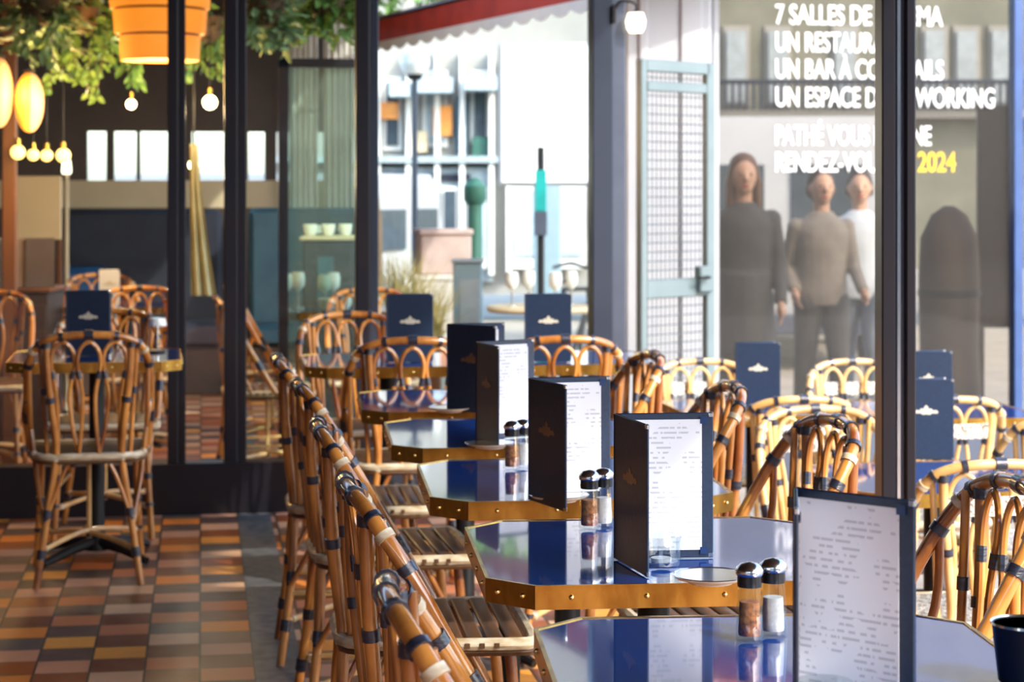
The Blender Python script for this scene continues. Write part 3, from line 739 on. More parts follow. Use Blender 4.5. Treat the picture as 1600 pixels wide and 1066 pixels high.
# tiered basket lamp
c = W(250, 9.35, py=95)
tl = thing('tiered_lamp', 'big orange lampshade of stacked tiers hanging behind the dark door posts', 'lamp', c)
zt_ = 0
for i, (r0, hh) in enumerate(((.185, .125), (.215, .12), (.235, .12), (.265, .12), (.28, .12))):
    MB().lathe([(r0*.98, zt_), (r0, zt_+hh*.5), (r0*1.02, zt_+hh-.012)], seg=28).build('shade_tier', M['lamp_orange'], tl)
    MB().lathe([(r0*.99, zt_+hh-.014), (r0*.99, zt_+hh)], seg=28).build('tier_ring', M['dark_wall'], tl)
    zt_ += hh
MB().tube([(0, 0, zt_), (0, 0, 2.6-c.z)], .008, 8).build('cord', M['iron'], tl)
point('tiered_lamp_light', (c.x, c.y, c.z-.12), 14, (1, .55, .2), .12)
# two oval paper lanterns
for px, py, hh, lb in ((-2, 145, .17, 'orange oval lantern cut by the left picture edge'), (46, 160, .145, 'orange and cream oval lantern beside the hanging plant')):
    c = W(px, 9.6, py=py)
    t = thing('paper_lantern', lb, 'lantern', c, 0, 'oval paper lanterns')
    r = .065
    prof = [(r*math.sin(PI*k/12)*1.0+.004, -hh*math.cos(PI*k/12)) for k in range(13)]
    o = MB().lathe(prof, seg=18); o.m = [1 if (i % 18) in (0, 1, 2, 14, 15, 16, 17) else 0 for i in range(len(o.f))]
    o.build('shade', [M['lamp_orange'], M['lamp_salmon']], t)
    MB().lathe([(.03, hh-.002), (.03, hh+.012)], seg=12).build('top_ring', M['iron'], t)
    MB().tube([(0, 0, hh+.01), (0, 0, 2.6-c.z)], .004, 6).build('cord', M['iron'], t)
    point('lantern_light', (c.x+.1, c.y-.15, c.z), 3, (1, .5, .18), .06)
# glowing bulbs and amber globes on cords
GB = 'amber globe lamps in a row'
for i, (px, py, r, d, lb) in enumerate(((28, 238, .036, 9.8, 'amber globe lamp, leftmost of the cluster beside the wooden post'), (52, 242, .030, 10.1, 'amber globe lamp, second of the cluster beside the wooden post'), (73, 243, .030, 9.9, 'amber globe lamp, third of the cluster, left of the tall lamp stand'), (99, 243, .036, 9.8, 'amber globe lamp at the right end of the cluster'))):
    c = W(px, d, py=py); t = thing('globe_lamp', lb, 'lamp', c, 0, GB)
    MB().ball((0, 0, 0), r, 0, 14, 10).build('globe', M['globe'], t); MB().lathe([(.014, r-.004), (.012, r+.03)], seg=10).build('socket', M['brass'], t)
    MB().tube([(0, 0, r+.028), (0, 0, 2.6-c.z)], .003, 6).build('cord', M['iron'], t)
point('globe_light', W(60, 9.4, py=235), 6, (1, .62, .25), .1)
for px, py, r, d, lb in ((205, 163, .026, 10.2, 'bare glowing bulb left of the dark door posts'), (328, 160, .036, 10.0, 'bare glowing bulb between the two dark door posts'), (303, 258, .030, 10.6, 'dimmer bulb low between the two dark door posts')):
    c = W(px, d, py=py); t = thing('pendant_bulb', lb, 'lamp', c, 0, 'bare pendant bulbs')
    MB().ball((0, 0, 0), r, 0, 14, 10).build('bulb', M['bulb'], t); MB().lathe([(.012, r-.004), (.012, r+.035)], seg=10).build('socket', M['brass'], t)
    MB().tube([(0, 0, r+.03), (0, 0, 2.6-c.z)], .003, 6).build('cord', M['iron'], t)
    point('bulb_light', (c.x, c.y-.12, c.z-.05), 5, (1, .7, .4), .04)
# hanging plants
def hanging_plant(label, px, py, d, spread, drop, n, mat, vines, seed, group='hanging green plants'):
    rnd = random.Random(seed); c = W(px, d, py=py); t = thing('hanging_plant', label, 'plant', c, 0, group)
    pot = MB().lathe([(.05, .02), (.085, .06), (.095, .15), (.085, .15), (.0, .13)], seg=16); pot.build('pot', M['trunk'], t)
    MB().tube([(0, 0, .14), (0, 0, 2.6-c.z)], .004, 6).build('cord', M['iron'], t)
    f = MB()
    for k in range(n):
        a = rnd.uniform(0, 2*PI); rr = spread*math.sqrt(rnd.random()); h = rnd.gauss(.05, .07)+.1*(1-rr/spread)
        d_ = Vector((math.cos(a), math.sin(a), rnd.uniform(-1.0, .5)))
        f.leaf((rr*math.cos(a), rr*math.sin(a)*.6, h), d_, (rnd.uniform(-.6, .6), rnd.uniform(-.6, .6), 1), rnd.uniform(.06, .11), rnd.uniform(.03, .05))
    f.build('foliage', M[mat], t)
    for v in range(vines):
        a = rnd.uniform(0, 2*PI); r0 = spread*rnd.uniform(.3, .95); ln = drop*rnd.uniform(.55, 1)
        p0 = Vector((r0*math.cos(a), r0*math.sin(a)*.6, .06)); pts = spline([p0*.6+Vector((0, 0, .06)), p0, p0+Vector((rnd.uniform(-.03, .03), 0, -ln*.5)), p0+Vector((rnd.uniform(-.05, .05), 0, -ln))], 14)
        vn = MB(); vn.tube(pts, .003, 5, 1)
        for q in pts[3:]:
            for s in range(3):
                b = rnd.uniform(0, 2*PI); vn.leaf(q, (math.cos(b), math.sin(b), -.9), (math.cos(b+1.5), math.sin(b+1.5), .5), rnd.uniform(.04, .07), rnd.uniform(.022, .035))
        vn.build('vine', [M[mat], M['trunk']], t)
hanging_plant('pale green hanging plant at the top left corner, above the lanterns', 62, 45, 9.2, .17, .22, 150, 'leaf_pale', 5, 3)
hanging_plant('dark hanging plant trailing long vines left of the tiered lamp', 125, 60, 9.75, .14, .34, 130, 'leaf', 7, 5)
hanging_plant('trailing plant below the tiered lamp, left of the door post', 200, 70, 10.3, .07, .26, 50, 'leaf', 4, 8)
hanging_plant('trailing plant between the two dark door posts', 322, 72, 10.3, .09, .22, 80, 'leaf', 4, 9)
hanging_plant('bushy bright green plant right of the second door post', 415, 48, 9.2, .13, .14, 190, 'leaf_pale', 4, 11)
hanging_plant('broad green plant above the inner glazed door', 510, 38, 9.6, .18, .14, 260, 'leaf', 4, 12)
# wooden post, beige screen, lamp stand
pp = W(15, 9.9, 0)
o = MB().box((0, 0, 1.3), (.07, .07, 2.6), 0, 0, .006).build('wooden_post', M['wood'], None, (pp.x, pp.y, 0)); tag(o, 'dark brown wooden post at the left picture edge behind the glass', 'post')
a, b = W(24, 11.3, py=275), W(96, 11.3, py=375)
scn = thing('beige_screen', 'beige board standing behind the amber globe lamps', 'screen', ((a.x+b.x)/2, a.y, 0), -YAW)
MB().box((0, 0, (a.z+b.z)/2), (b.x-a.x, .03, a.z-b.z), 0, 0, .004).build('panel', M['beige'], scn)
for s in (-1, 1): MB().box((s*(b.x-a.x)*.46, 0, b.z/2), (.03, .03, b.z), 0, 0, .004).build('leg', M['wood'], scn)
ls = thing('lamp_stand', 'slim pale standing lamp behind the glass, right of the beige board', 'lamp', W(104, 12.1, 0))
MB().lathe([(.08, 0), (.08, .015), (.012, .025)], seg=18).build('base', M['iron'], ls)
MB().lathe([(.014, .02), (.014, 1.48)], seg=10).build('pole', M['beige'], ls)
MB().lathe([(.025, 1.46), (.030, 1.48), (.024, 1.54), (.01, 1.55)], seg=16).build('shade', M['lamp_cream'], ls)
# sideboard with a row of standing menus
a = W(-30, 10.2, 0); b = W(84, 10.2, 0)
sb = thing('sideboard', 'dark low sideboard at the left edge carrying a row of menus', 'sideboard', ((a.x+b.x)/2, (a.y+b.y)/2+.15, 0), -YAW)
zsb = W(40, 10.2, py=450).z
MB().box((0, 0, zsb/2-.01), ((b-a).length, .34, zsb-.03), 0, 0, .006).build('body', M['dark_wall'], sb)
MB().box((0, 0, zsb-.012), ((b-a).length+.03, .37, .025), 0, 0, .006).build('worktop', M['wood'], sb)
for s in (-.25, .25): MB().box((s*(b-a).length, -.175, zsb*.5), ((b-a).length*.44, .012, zsb*.8), 0, 0, .003).build('door', M['dark_wall'], sb)
rowm = [('white', 'porcelain', 'white folder at the left end of the row on the sideboard'), ('pale grey', 'folder_pale', 'pale grey folder next to the white one on the sideboard'), ('grey', 'folder_grey', 'grey folder in the middle of the row on the sideboard'), ('brown', 'folder_brown', 'grey-brown folder fourth in the row on the sideboard'), ('dark', 'brown_cloth', 'dark brown folder at the right end of the row on the sideboard')]
for i, (nm, mt, lb) in enumerate(rowm):
    q = W(-14+i*19, 10.22, zsb)
    t = thing('menu_folder', lb, 'menu', q, -YAW+R_(24), 'folders standing in a row')
    MB().box((0, 0, .128), (.15, .016, .255), 0, 0, .003).build('cover', M[mt], t)
    MB().box((.0, 0, .1285), (.1505, .008, .250)).build('pages', M['white_cloth'], t)
# white upright menu on the dim table
p = W(156, 10.55, TZ)
wmn = menu('white upright menu behind the glass, above the lone chair\'s navy menu', p, cdir(.10, .05), cdir(.11, -.005), .19, .105, 'gilt', 'menus behind the glass')
for ch in kids(wmn): ch.data.materials[0] = M['poster']
# navy banquette with blue cushion
a, b = W(105, 12.6, 0), W(262, 12.6, 0)
bq = thing('banquette', 'dark navy high-backed banquette at the rear of the room', 'banquette', WY(185, 13.6, 0), 0)
zh = WY(185, 13.7, py=328).z; wdt = WY(350, 13.7).x-WY(105, 13.7).x
MB().box((wdt*.16, .25, zh/2), (wdt, .16, zh), 0, 0, .03).build('backrest', M['navy_cloth'], bq)
MB().box((wdt*.16, -.05, .40), (wdt, .50, .16), 0, 0, .03).build('seat', M['navy_cloth'], bq)
MB().box((wdt*.16, -.02, .16), (wdt, .44, .32), 0, 0, .01).build('plinth', M['dark_wall'], bq)
cu = MB().box((0, 0, .20), (.34, .13, .36), 0, 0, .05).build('cushion', M['blue_cloth'], None, WY(132, 13.55, .475)); tag(cu, 'bright blue cushion leaning on the dark banquette', 'cushion')
# olive drape between the door posts
dr = MB(); top = W(303, 9.95, py=225); bot0, bot1 = W(298, 9.95, py=462), W(338, 9.95, py=462)
V = []; nfold = 18
for i in range(9):
    u = i/8; z = top.z+(bot0.z-top.z)*u; x0 = top.x-.02+(bot0.x-top.x+.02)*u; x1 = top.x+.02+(bot1.x-top.x-.02)*u**1.4
    for k in range(nfold+1):
        s = k/nfold; V.append((x0+(x1-x0)*s, top.y+.022*math.sin(s*PI*5)*(.4+u), z))
n1 = nfold+1; base = len(V); V += [(x, y+.012, z) for x, y, z in V]
Fc = [(i*n1+k, i*n1+k+1, (i+1)*n1+k+1, (i+1)*n1+k) for i in range(8) for k in range(nfold)]
Fc += [tuple(base+q for q in f[::-1]) for f in Fc]
for k in range(nfold): Fc += [(k+1, k, base+k, base+k+1), (8*n1+k, 8*n1+k+1, base+8*n1+k+1, base+8*n1+k)]
for i in range(8): Fc += [(i*n1, (i+1)*n1, base+(i+1)*n1, base+i*n1), ((i+1)*n1-1+n1, (i+1)*n1-1, base+(i+1)*n1-1, base+(i+1)*n1-1+n1)]
dr.add(V, Fc)
dt = thing('drape', 'pale olive cloth hanging gathered between the dark door posts', 'drape')
dr.build('cloth', M['olive'], dt)
MB().tube([(top.x, top.y+.006, top.z-.01), (top.x, top.y+.006, 2.6)], .005, 6).build('cord', M['iron'], dt)
# pale curtains and teal bench behind the inner door
for px0, px1, lb in ((452, 496, 'pale greenish curtain behind the inner glazed door, left length'), (506, 552, 'pale greenish curtain behind the inner glazed door, right length')):
    a, b = WY(px0, 13.7), WY(px1, 13.7); m = MB(); n = 28; V = []
    for z in (WY(500, 13.7, py=325).z, 2.6):
        for off in (0, .015):
            for k in range(n+1): V.append((a.x+(b.x-a.x)*k/n, 13.7+.025*math.sin(k*1.1)+off, z))
    q = n+1
    Fc = []
    for k in range(n): Fc += [(k, k+1, 2*q+k+1, 2*q+k), (q+k+1, q+k, 3*q+k, 3*q+k+1), (2*q+k, 2*q+k+1, 3*q+k+1, 3*q+k), (k+1, k, q+k, q+k+1)]
    m.add(V, Fc); o = m.build('curtain', M['white_cloth']); tag(o, lb, 'curtain', 'pale curtains')
a, b = WY(390, 13.2), WY(575, 13.2)
tb = thing('bench', 'teal upholstered bench under the pale curtains', 'bench', ((a.x+b.x)/2, 13.25, 0))
zh = WY(500, 13.3, py=325).z
MB().box((0, .16, zh/2), (b.x-a.x, .14, zh), 0, 0, .03).build('backrest', M['teal_cloth'], tb); MB().box((0, -.1, .42), (b.x-a.x, .45, .14), 0, 0, .03).build('seat', M['teal_cloth'], tb); MB().box((0, -.08, .17), (b.x-a.x, .40, .34)).build('plinth', M['dark_wall'], tb)
# dark navy serving station with cups behind the third pane
a, b = W(478, 10.9, 0), W(556, 10.9, 0); zt2 = W(500, 10.9, py=375).z
sv = thing('serving_station', 'dark navy serving cabinet behind the third pane', 'cabinet', ((a.x+b.x)/2, (a.y+b.y)/2, 0), -YAW)
wv = (b-a).length
MB().box((0, 0, zt2/2), (wv, .35, zt2), 0, 0, .01).build('body', M['navy_cloth'], sv)
MB().box((0, 0, zt2+.012), (wv+.03, .38, .024), 0, 0, .006).build('worktop', M['beige'], sv)
MB().box((-wv*.05, -.18, zt2*.62), (wv*.32, .012, zt2*.6), 0, 0, .003).build('door', M['teal_cloth'], sv)
def make_cup():
    t = thing('coffee_cup', '', 'cup')
    MB().lathe([(.022, 0), (.034, .02), (.040, .062), (.037, .062), (.030, .02), (0, .01)], seg=14).build('bowl', M['porcelain'], t)
    MB().tube(spline([(.036, 0, .05), (.058, 0, .045), (.055, 0, .022), (.033, 0, .02)], 8), .005, 6).build('handle', M['porcelain'], t)
    return t
cup = make_cup(); cu_ = [0]
def put_cup(p, lb, s=1):
    o = cup if not cu_[0] else copy_tree(cup); cu_[0] = 1
    o.location = p; o['label'] = lb; o['group'] = 'white cups behind the glass'; o.rotation_euler = (0, 0, random.uniform(0, 6))
put_cup((.62, 10.12, TZ), 'white cup at the left of the set table behind the glass')
put_cup((.72, 10.2, TZ), 'white cup in the middle of the set table behind the glass')
put_cup((.86, 10.15, TZ), 'white cup at the right of the set table behind the glass')
for i, px in enumerate((470, 513, 541)):
    q = W(px if i else 484, 10.85, zt2+.025); 
    put_cup((q.x, q.y-.05+.06*i, q.z), ('white cup on the left end of the navy serving cabinet', 'white cup second from the left on the navy serving cabinet', 'white cup on the right end of the navy serving cabinet')[i])
def make_goblet():
    t = thing('wine_glass', '', 'glass')
    MB().lathe([(.032, 0), (.032, .003), (.005, .008), (.004, .085)], seg=14).build('stem', M['steel'], t)
    MB().lathe([(.006, .085), (.034, .115), (.036, .150), (.031, .185), (.030, .185), (.033, .150), (.030, .117), (0, .090)], seg=14).build('bowl', M['porcelain'], t)
    return t

# ------------------------------------------------------------------ street beyond the window
def wbox(name, px0, px1, py0, py1, d, dep, mat, parent=None):
    a, b = W(px0, d, py=py0), W(px1, d, py=py1); m = MB()
    c = (a+b)/2+cdir(0, dep/2); m.box(c, (((b.xy-a.xy).length), dep, a.z-b.z), 0, -YAW)
    return m.build(name, M[mat], parent)
# facing facade, sunlit
fb = thing('building', 'sunlit pale stone building across the street, seen through the bright window', 'building')
wbox('wall', 430, 1000, -500, 460, 24, 1.0, 'facade', fb)
for px0, px1, py0, py1, nm, mt in ((598, 628, 120, 235, 'window', 'window_dark'), (660, 700, 110, 230, 'window', 'shutter'), (735, 765, 110, 225, 'window', 'window_dark'), (880, 930, 80, 230, 'window', 'shutter')):
    o = wbox(nm, px0, px1, py0, py1, 23.95, .1, 'white_cloth', fb); wbox('pane', px0+6, px1-6, py0+8, py1-8, 23.9, .06, mt, o)
wbox('shopfront', 590, 770, 262, 440, 23.9, .12, 'shutter', fb)
wbox('ledge', 430, 1000, 244, 254, 23.7, .4, 'shutter', fb)
for px0, px1, py0, py1, mt in ((594, 622, 160, 186, 'orange_sign'), (676, 706, 165, 212, 'orange_sign'), (738, 772, 214, 244, 'sign_green'), (640, 668, 205, 238, 'beige'), (712, 730, 150, 240, 'teal_cloth'), (592, 640, 268, 280, 'steel_dark'), (655, 735, 272, 284, 'navy_cloth')):
    wbox('sign_board', px0, px1, py0, py1, 23.86, .1, mt, fb)
for px0, px1, py0, py1 in ((608, 640, 128, 150), (648, 706, 120, 144), (726, 776, 118, 140)): wbox('window_awning', px0, px1, py0, py1, 23.3, .6, 'pale_blue', fb)
for px0, px1 in ((600, 632), (642, 676), (690, 716), (728, 762), (800, 850), (868, 915)):
    o = wbox('shop_window', px0, px1, 292, 420, 23.8, .12, 'white_cloth', fb); wbox('pane', px0+4, px1-4, 298, 400, 23.76, .06, 'window_dark' if px0 % 4 else 'pale_blue', o)
for px0 in (590, 638, 683, 722, 768, 795): wbox('pilaster', px0-4, px0+4, 80, 430, 23.75, .3, 'white_cloth', fb)
# red awning with scalloped valance
pa, pb = W(560, 13.4, 2.48), W(960, 9.75, 2.48)
aw = thing('awning', 'red shop awning with scalloped white valance at the top of the bright window', 'awning')
up = Vector((pb.y-pa.y, -(pb.x-pa.x), 0)).normalized()
if up.y < 0: up = -up
q1, q2 = pa+up*1.2+Vector((0, 0, .22)), pb+up*1.2+Vector((0, 0, .22)); th = Vector((0, 0, .02))
cv = MB(); cv.add([pa, pb, q2, q1, pa+th, pb+th, q2+th, q1+th], [(3, 2, 1, 0), (4, 5, 6, 7), (0, 1, 5, 4), (1, 2, 6, 5), (2, 3, 7, 6), (3, 0, 4, 7)]); cv.build('canopy', M['red_awning'], aw)
va = MB(); n = 64; nrm = -up*.006; V = []; 
for k in range(n+1):
    p = pa.lerp(pb, k/n); dz = .19+.035*abs(math.sin(k*PI/4))
    V += [p+nrm, p+nrm-Vector((0, 0, .15)), p+nrm*2-Vector((0, 0, dz))]
for k in range(n+1): V += [Vector(v)-nrm*.8 for v in V[k*3:k*3+3]]
o3 = (n+1)*3; Fc = []; mm = []
for k in range(n):
    for r in (0, 1):
        a = k*3+r; Fc.append((a, a+3, a+4, a+1)); mm.append(r); Fc.append((o3+a+1, o3+a+4, o3+a+3, o3+a)); mm.append(r)
    Fc.append((k*3+2, k*3+5, o3+k*3+5, o3+k*3+2)); mm.append(1)
va.add(V, Fc); va.m = mm
va.build('valance', [M['red_awning'], M['white_cloth']], aw)
fm = MB(); fm.tube([pa, pb], .014, 6); fm.tube([q1, q2], .014, 6)
for u in (0.02, .5, .98): fm.tube([pa.lerp(pb, u), q1.lerp(q2, u)], .012, 6)
fm.build('frame', M['iron'], aw)
# tree crown above the awning
tr = thing('street_tree', 'leafy street tree above the red awning', 'tree', W(572, 15.6, -.24))
MB().tube(spline([(0, 0, 0), (.04, 0, 1.2), (-.03, .02, 2.3), (.05, 0, 3.4)], 12), [.11-.005*k for k in range(12)], 10).build('trunk', M['trunk'], tr)
cr = MB(); rnd = random.Random(21)
for k in range(1900):
    a = rnd.uniform(0, 2*PI); b_ = math.acos(rnd.uniform(-1, 1)); rr = (rnd.random()**.4)
    v = Vector((.40+1.05*rr*math.sin(b_)*math.cos(a), .15+.8*rr*math.sin(b_)*math.sin(a), 3.62+.78*rr*math.cos(b_)))
    cr.leaf(v, (rnd.uniform(-1, 1), rnd.uniform(-1, 1), rnd.uniform(-1, .3)), (rnd.uniform(-1, 1), rnd.uniform(-1, 1), 1), rnd.uniform(.09, .16), rnd.uniform(.05, .08))
cr.build('crown', M['leaf'], tr)
# white advertising panel with faint marks
ap = thing('poster_panel', 'large white poster panel in the bright window, right of centre', 'poster', W(855, 16, -.24), -YAW)
a, b = W(783, 16, py=72), W(925, 16, py=285); c0 = ap.location
wp = (b.xy-a.xy).length; zc, hp = (a.z+b.z)/2-c0.z, a.z-b.z
MB().box((0, .06, zc), (wp+.06, .10, hp+.06), 0, 0, .01).build('case', M['white_paint'], ap)
ps = MB().box((0, .0, zc), (wp, .012, hp)).build('poster', M['poster'], ap)
MB().box((0, .06, (zc-hp/2)/2), (.22, .09, zc-hp/2), 0, 0, .01).build('stand', M['grey_box'], ap)
mk = MB()
for x, z, sx, sz in ((-.09, .22, .05, .02), (.24, .20, .012, .14), (.06, -.05, .09, .03), (.0, -.19, .2, .012), (.27, -.38, .05, .10), (.10, -.02, .02, .05)): mk.ball((x*wp/.73, -.007, zc+z*hp/1.1), (sx/2, .002, sz/2), 0, 12, 6)
mk.build('print_marks', M['grey_print'], ps)
# teal banner post
tp_ = thing('banner_post', 'slim teal banner on a dark post below the white poster', 'sign', W(845, 15.2, -.24), -YAW)
z1, z2, z3, z4 = [W(845, 15.2, py=y).z+.24 for y in (230, 266, 330, 368)]
MB().lathe([(.028, 0), (.028, z1)], seg=10).build('post', M['iron'], tp_)
MB().box((0, -.04, (z2+z3)/2), (.085, .02, z2-z3), 0, 0, .004).build('banner', M['teal_sign'], tp_)
MB().box((0, -.04, (z3+z4)/2), (.095, .05, z3-z4), 0, 0, .004).build('ticket_box', M['steel_dark'], tp_)
# street lamp, green sign, green post, stacked boxes, bicycle in the bright window
sl_ = thing('street_lamp', 'white globe street lamp at the upper left of the bright window', 'lamp', W(648, 17.2, -.24))
zl = W(648, 17.2, py=98).z+.24
MB().lathe([(.07, 0), (.06, .3), (.03, .4), (.025, zl-.13)], seg=12).build('pole', M['frame_grey'], sl_); MB().ball((0, 0, zl), .13, 0, 16, 12).build('globe', M['porcelain'], sl_); MB().lathe([(.05, zl-.15), (.08, zl-.10)], seg=12).build('collar', M['iron'], sl_)
gp = thing('bollard', 'dark green street bollard left of the teal banner', 'bollard', W(742, 14.5, -.24))
zg = W(742, 14.5, py=278).z+.24
MB().lathe([(.09, 0), (.09, .12), (.06, .18), (.055, zg-.20)], seg=14).build('post', M['sign_green'], gp); MB().lathe([(.055, zg-.20), (.085, zg-.16), (.085, zg-.06), (.03, zg), (0, zg)], seg=14).build('head', M['sign_green'], gp)
zbx = -.24
for i, (mt, hh, lb) in enumerate((('shutter', .62, 'blue-grey crate at the bottom of the street stack'), ('poster', .42, 'white crate in the middle of the street stack'), ('pink_box', .30, 'pale pink crate on top of the street stack'))):
    c = W(684+4*i, 13.2, zbx+.002); t = thing('crate', lb, 'crate', c, -YAW+.1*i, 'crates stacked on the street')
    MB().box((0, 0, hh/2-.02), (.34, .26, hh-.04), 0, 0, .01).build('body', M[mt], t); MB().box((0, 0, hh-.02), (.36, .28, .04), 0, 0, .008).build('lid', M[mt], t); zbx += hh+.001
bk = thing('bicycle', 'black bicycle parked beside the lower right of the white poster', 'bicycle', W(893, 15.0, -.24), R_(60))
def wheel(x):
    ring = [(x+.33*math.cos(k*PI/16), 0, .34+.33*math.sin(k*PI/16)) for k in range(32)]
    wq = MB().tube(ring, .018, 6, 0, True)
    for k in range(0, 32, 2): wq.tube([(x, 0, .34), ring[k]], .002, 4)
    wq.build('wheel', M['rubber'], bk)
wheel(-.52); wheel(.52)
bf = MB(); A_, B_, D_, E_ = (-.52, 0, .34), (-.05, 0, .30), (-.18, 0, .86), (.38, 0, .84)
for p_, q_ in ((A_, B_), (A_, D_), (B_, D_), (D_, E_), (B_, (.40, 0, .74)), (E_, (.52, 0, .34))): bf.tube([p_, q_], .017, 8)
bf.build('frame', M['iron'], bk)
MB().box((-.20, 0, .93), (.24, .13, .05), 0, 0, .02).build('saddle', M['rubber'], bk)
MB().tube(spline([(.34, -.27, 1.00), (.44, -.16, 1.03), (.38, 0, 1.0), (.44, .16, 1.03), (.34, .27, 1.00)], 16), .013, 8).build('handlebar', M['iron'], bk)
# vehicles
def van(label, px, d, heading, length=4.2, wdt=1.85, ht=2.05, z0=-.24):
    t = thing('van', label, 'van', W(px, d, z0), heading, 'white delivery vans')
    # local: rear faces -y
    b_ = MB(); w2 = wdt/2
    prof = [(0, .38), (.02, ht-.18), (.12, ht), (length*.68, ht), (length*.82, ht*.60), (length*.985, ht*.50), (length, .40)]
    V = [(s*(w2-(.09 if z > ht*.55 else 0)), y, z) for s in (-1, 1) for y, z in prof]; n = len(prof)
    b_.add(V, [tuple(range(n)), tuple(range(n, 2*n))[::-1]]+[(k, n+k, n+(k+1) % n, (k+1) % n) for k in range(n)])
    b_.build('body', M['van'], t)
    for s in (-1, 1):
        MB().box((s*w2*.44, -.002, ht*.70), (wdt*.32, .03, ht*.22), 0, 0, .008).build('rear_window', M['window_dark'], t)
        MB().box((s*w2*.90, -.006, ht*.42), (.11, .03, .34), 0, 0, .008).build('tail_light', M['tail_red'], t)
        for y in (.85, length-.85):
            wh = MB(); wh.lathe([(.12, -.10), (.30, -.10), (.33, -.06), (.33, .06), (.30, .10), (.12, .10)], seg=20)
            wh.v = [(v[2]+s*(w2-.08), v[0]+y, v[1]+.33) for v in wh.v]; wh.build('wheel', M['rubber'], t)
        MB().box((s*(w2-.055), length*.60, ht*.74), (.03, .85, ht*.24), 0, 0, .01).build('side_window', M['window_dark'], t)
    MB().box((0, -.04, .42), (wdt*.96, .10, .18), 0, 0, .02).build('bumper', M['steel_dark'], t)
    MB().box((.0, -.012, ht*.40), (.5, .02, .11), 0, 0, .004).build('number_plate', M['white_cloth'], t)
    return t
van('white van parked across the street, seen through the bright window', 640, 19, -YAW+R_(70), 4.0, 1.8, 1.75)
van('white van seen from behind through the lettered shop glass', 1215, 17.5, -YAW-R_(4), 4.2, 1.95, 2.25)
# planter with dry grass, box, tableware right behind the window
pl = thing('grass_planter', 'planter of dry olive grass behind the lower left of the bright window', 'planter', W(645, 11.3, -.24), -YAW)
MB().box((0, 0, .36), (.32, .26, .72), 0, 0, .01).build('trough', M['wood'], pl)
gr = MB(); rnd = random.Random(4)
for k in range(420):
    x, y = rnd.uniform(-.15, .15), rnd.uniform(-.11, .11); ln = rnd.uniform(.18, .50)*(1.15-.9*max(0, x)/.17*.6); lx, ly = rnd.gauss(0, .10), rnd.gauss(0, .07)
    gr.tube([(x, y, .68), (x+lx*.3, y+ly*.3, .7+ln*.6), (x+lx, y+ly, .7+ln)], [.004, .0035, .001], 4, 0, caps=False)
o = gr.build('grass', M['straw'], pl); o['kind'] = 'stuff'
bx = thing('street_box', 'blue-grey cabinet in the middle of the bright window, above the dark menu', 'cabinet', W(731, 11.75, -.24), -YAW)
zq = W(730, 11.75, py=410).z+.24
MB().box((0, 0, zq/2), (.17, .20, zq), 0, 0, .01).build('body', M['grey_box'], bx); MB().box((0, 0, zq+.008), (.19, .22, .02), 0, 0, .005).build('lid', M['shutter'], bx); MB().box((.01, -.103, zq*.72), (.12, .008, zq*.4), 0, 0, .003).build('door', M['shutter'], bx)
# outside high table with cups
ot = thing('high_table', 'pale round table with white tableware behind the right of the bright window', 'table', W(850, 10.6, -.24))
zo = W(850, 10.6, py=478).z+.24
MB().lathe([(0, zo-.03), (.30, zo-.03), (.31, zo-.015), (.30, zo), (0, zo)], seg=28).build('table_top', M['beige'], ot); MB().lathe([(.03, zo-.03), (.03, .05), (.20, .02), (.20, 0)], seg=16).build('pedestal', M['iron'], ot)
gob = make_goblet(); gu = [0]
for i, (px, d, lb) in enumerate(((800, 10.5, 'white goblet, leftmost on the pale round table'), (826, 10.65, 'white goblet second from the left on the pale round table'), (868, 10.45, 'white goblet right of centre on the pale round table'), (893, 10.6, 'white goblet, rightmost on the pale round table'))):
    o = gob if not gu[0] else copy_tree(gob); gu[0] = 1; o.location = W(px, d, zo-.24); o['label'] = lb; o['group'] = 'white goblets on the round table'
for i, (px, d, lb) in enumerate(((446, 10.15, 'white goblet behind the inner glazed door, leftmost on the set table'), (466, 10.35, 'white goblet second from the left behind the inner glazed door'), (507, 10.05, 'white goblet third from the left behind the inner glazed door'), (521, 10.3, 'white goblet at the right end behind the inner glazed door'))):
    o = copy_tree(gob); o.location = W(px, d, TZ); o['label'] = lb; o['group'] = 'white goblets on the set table behind the glass'
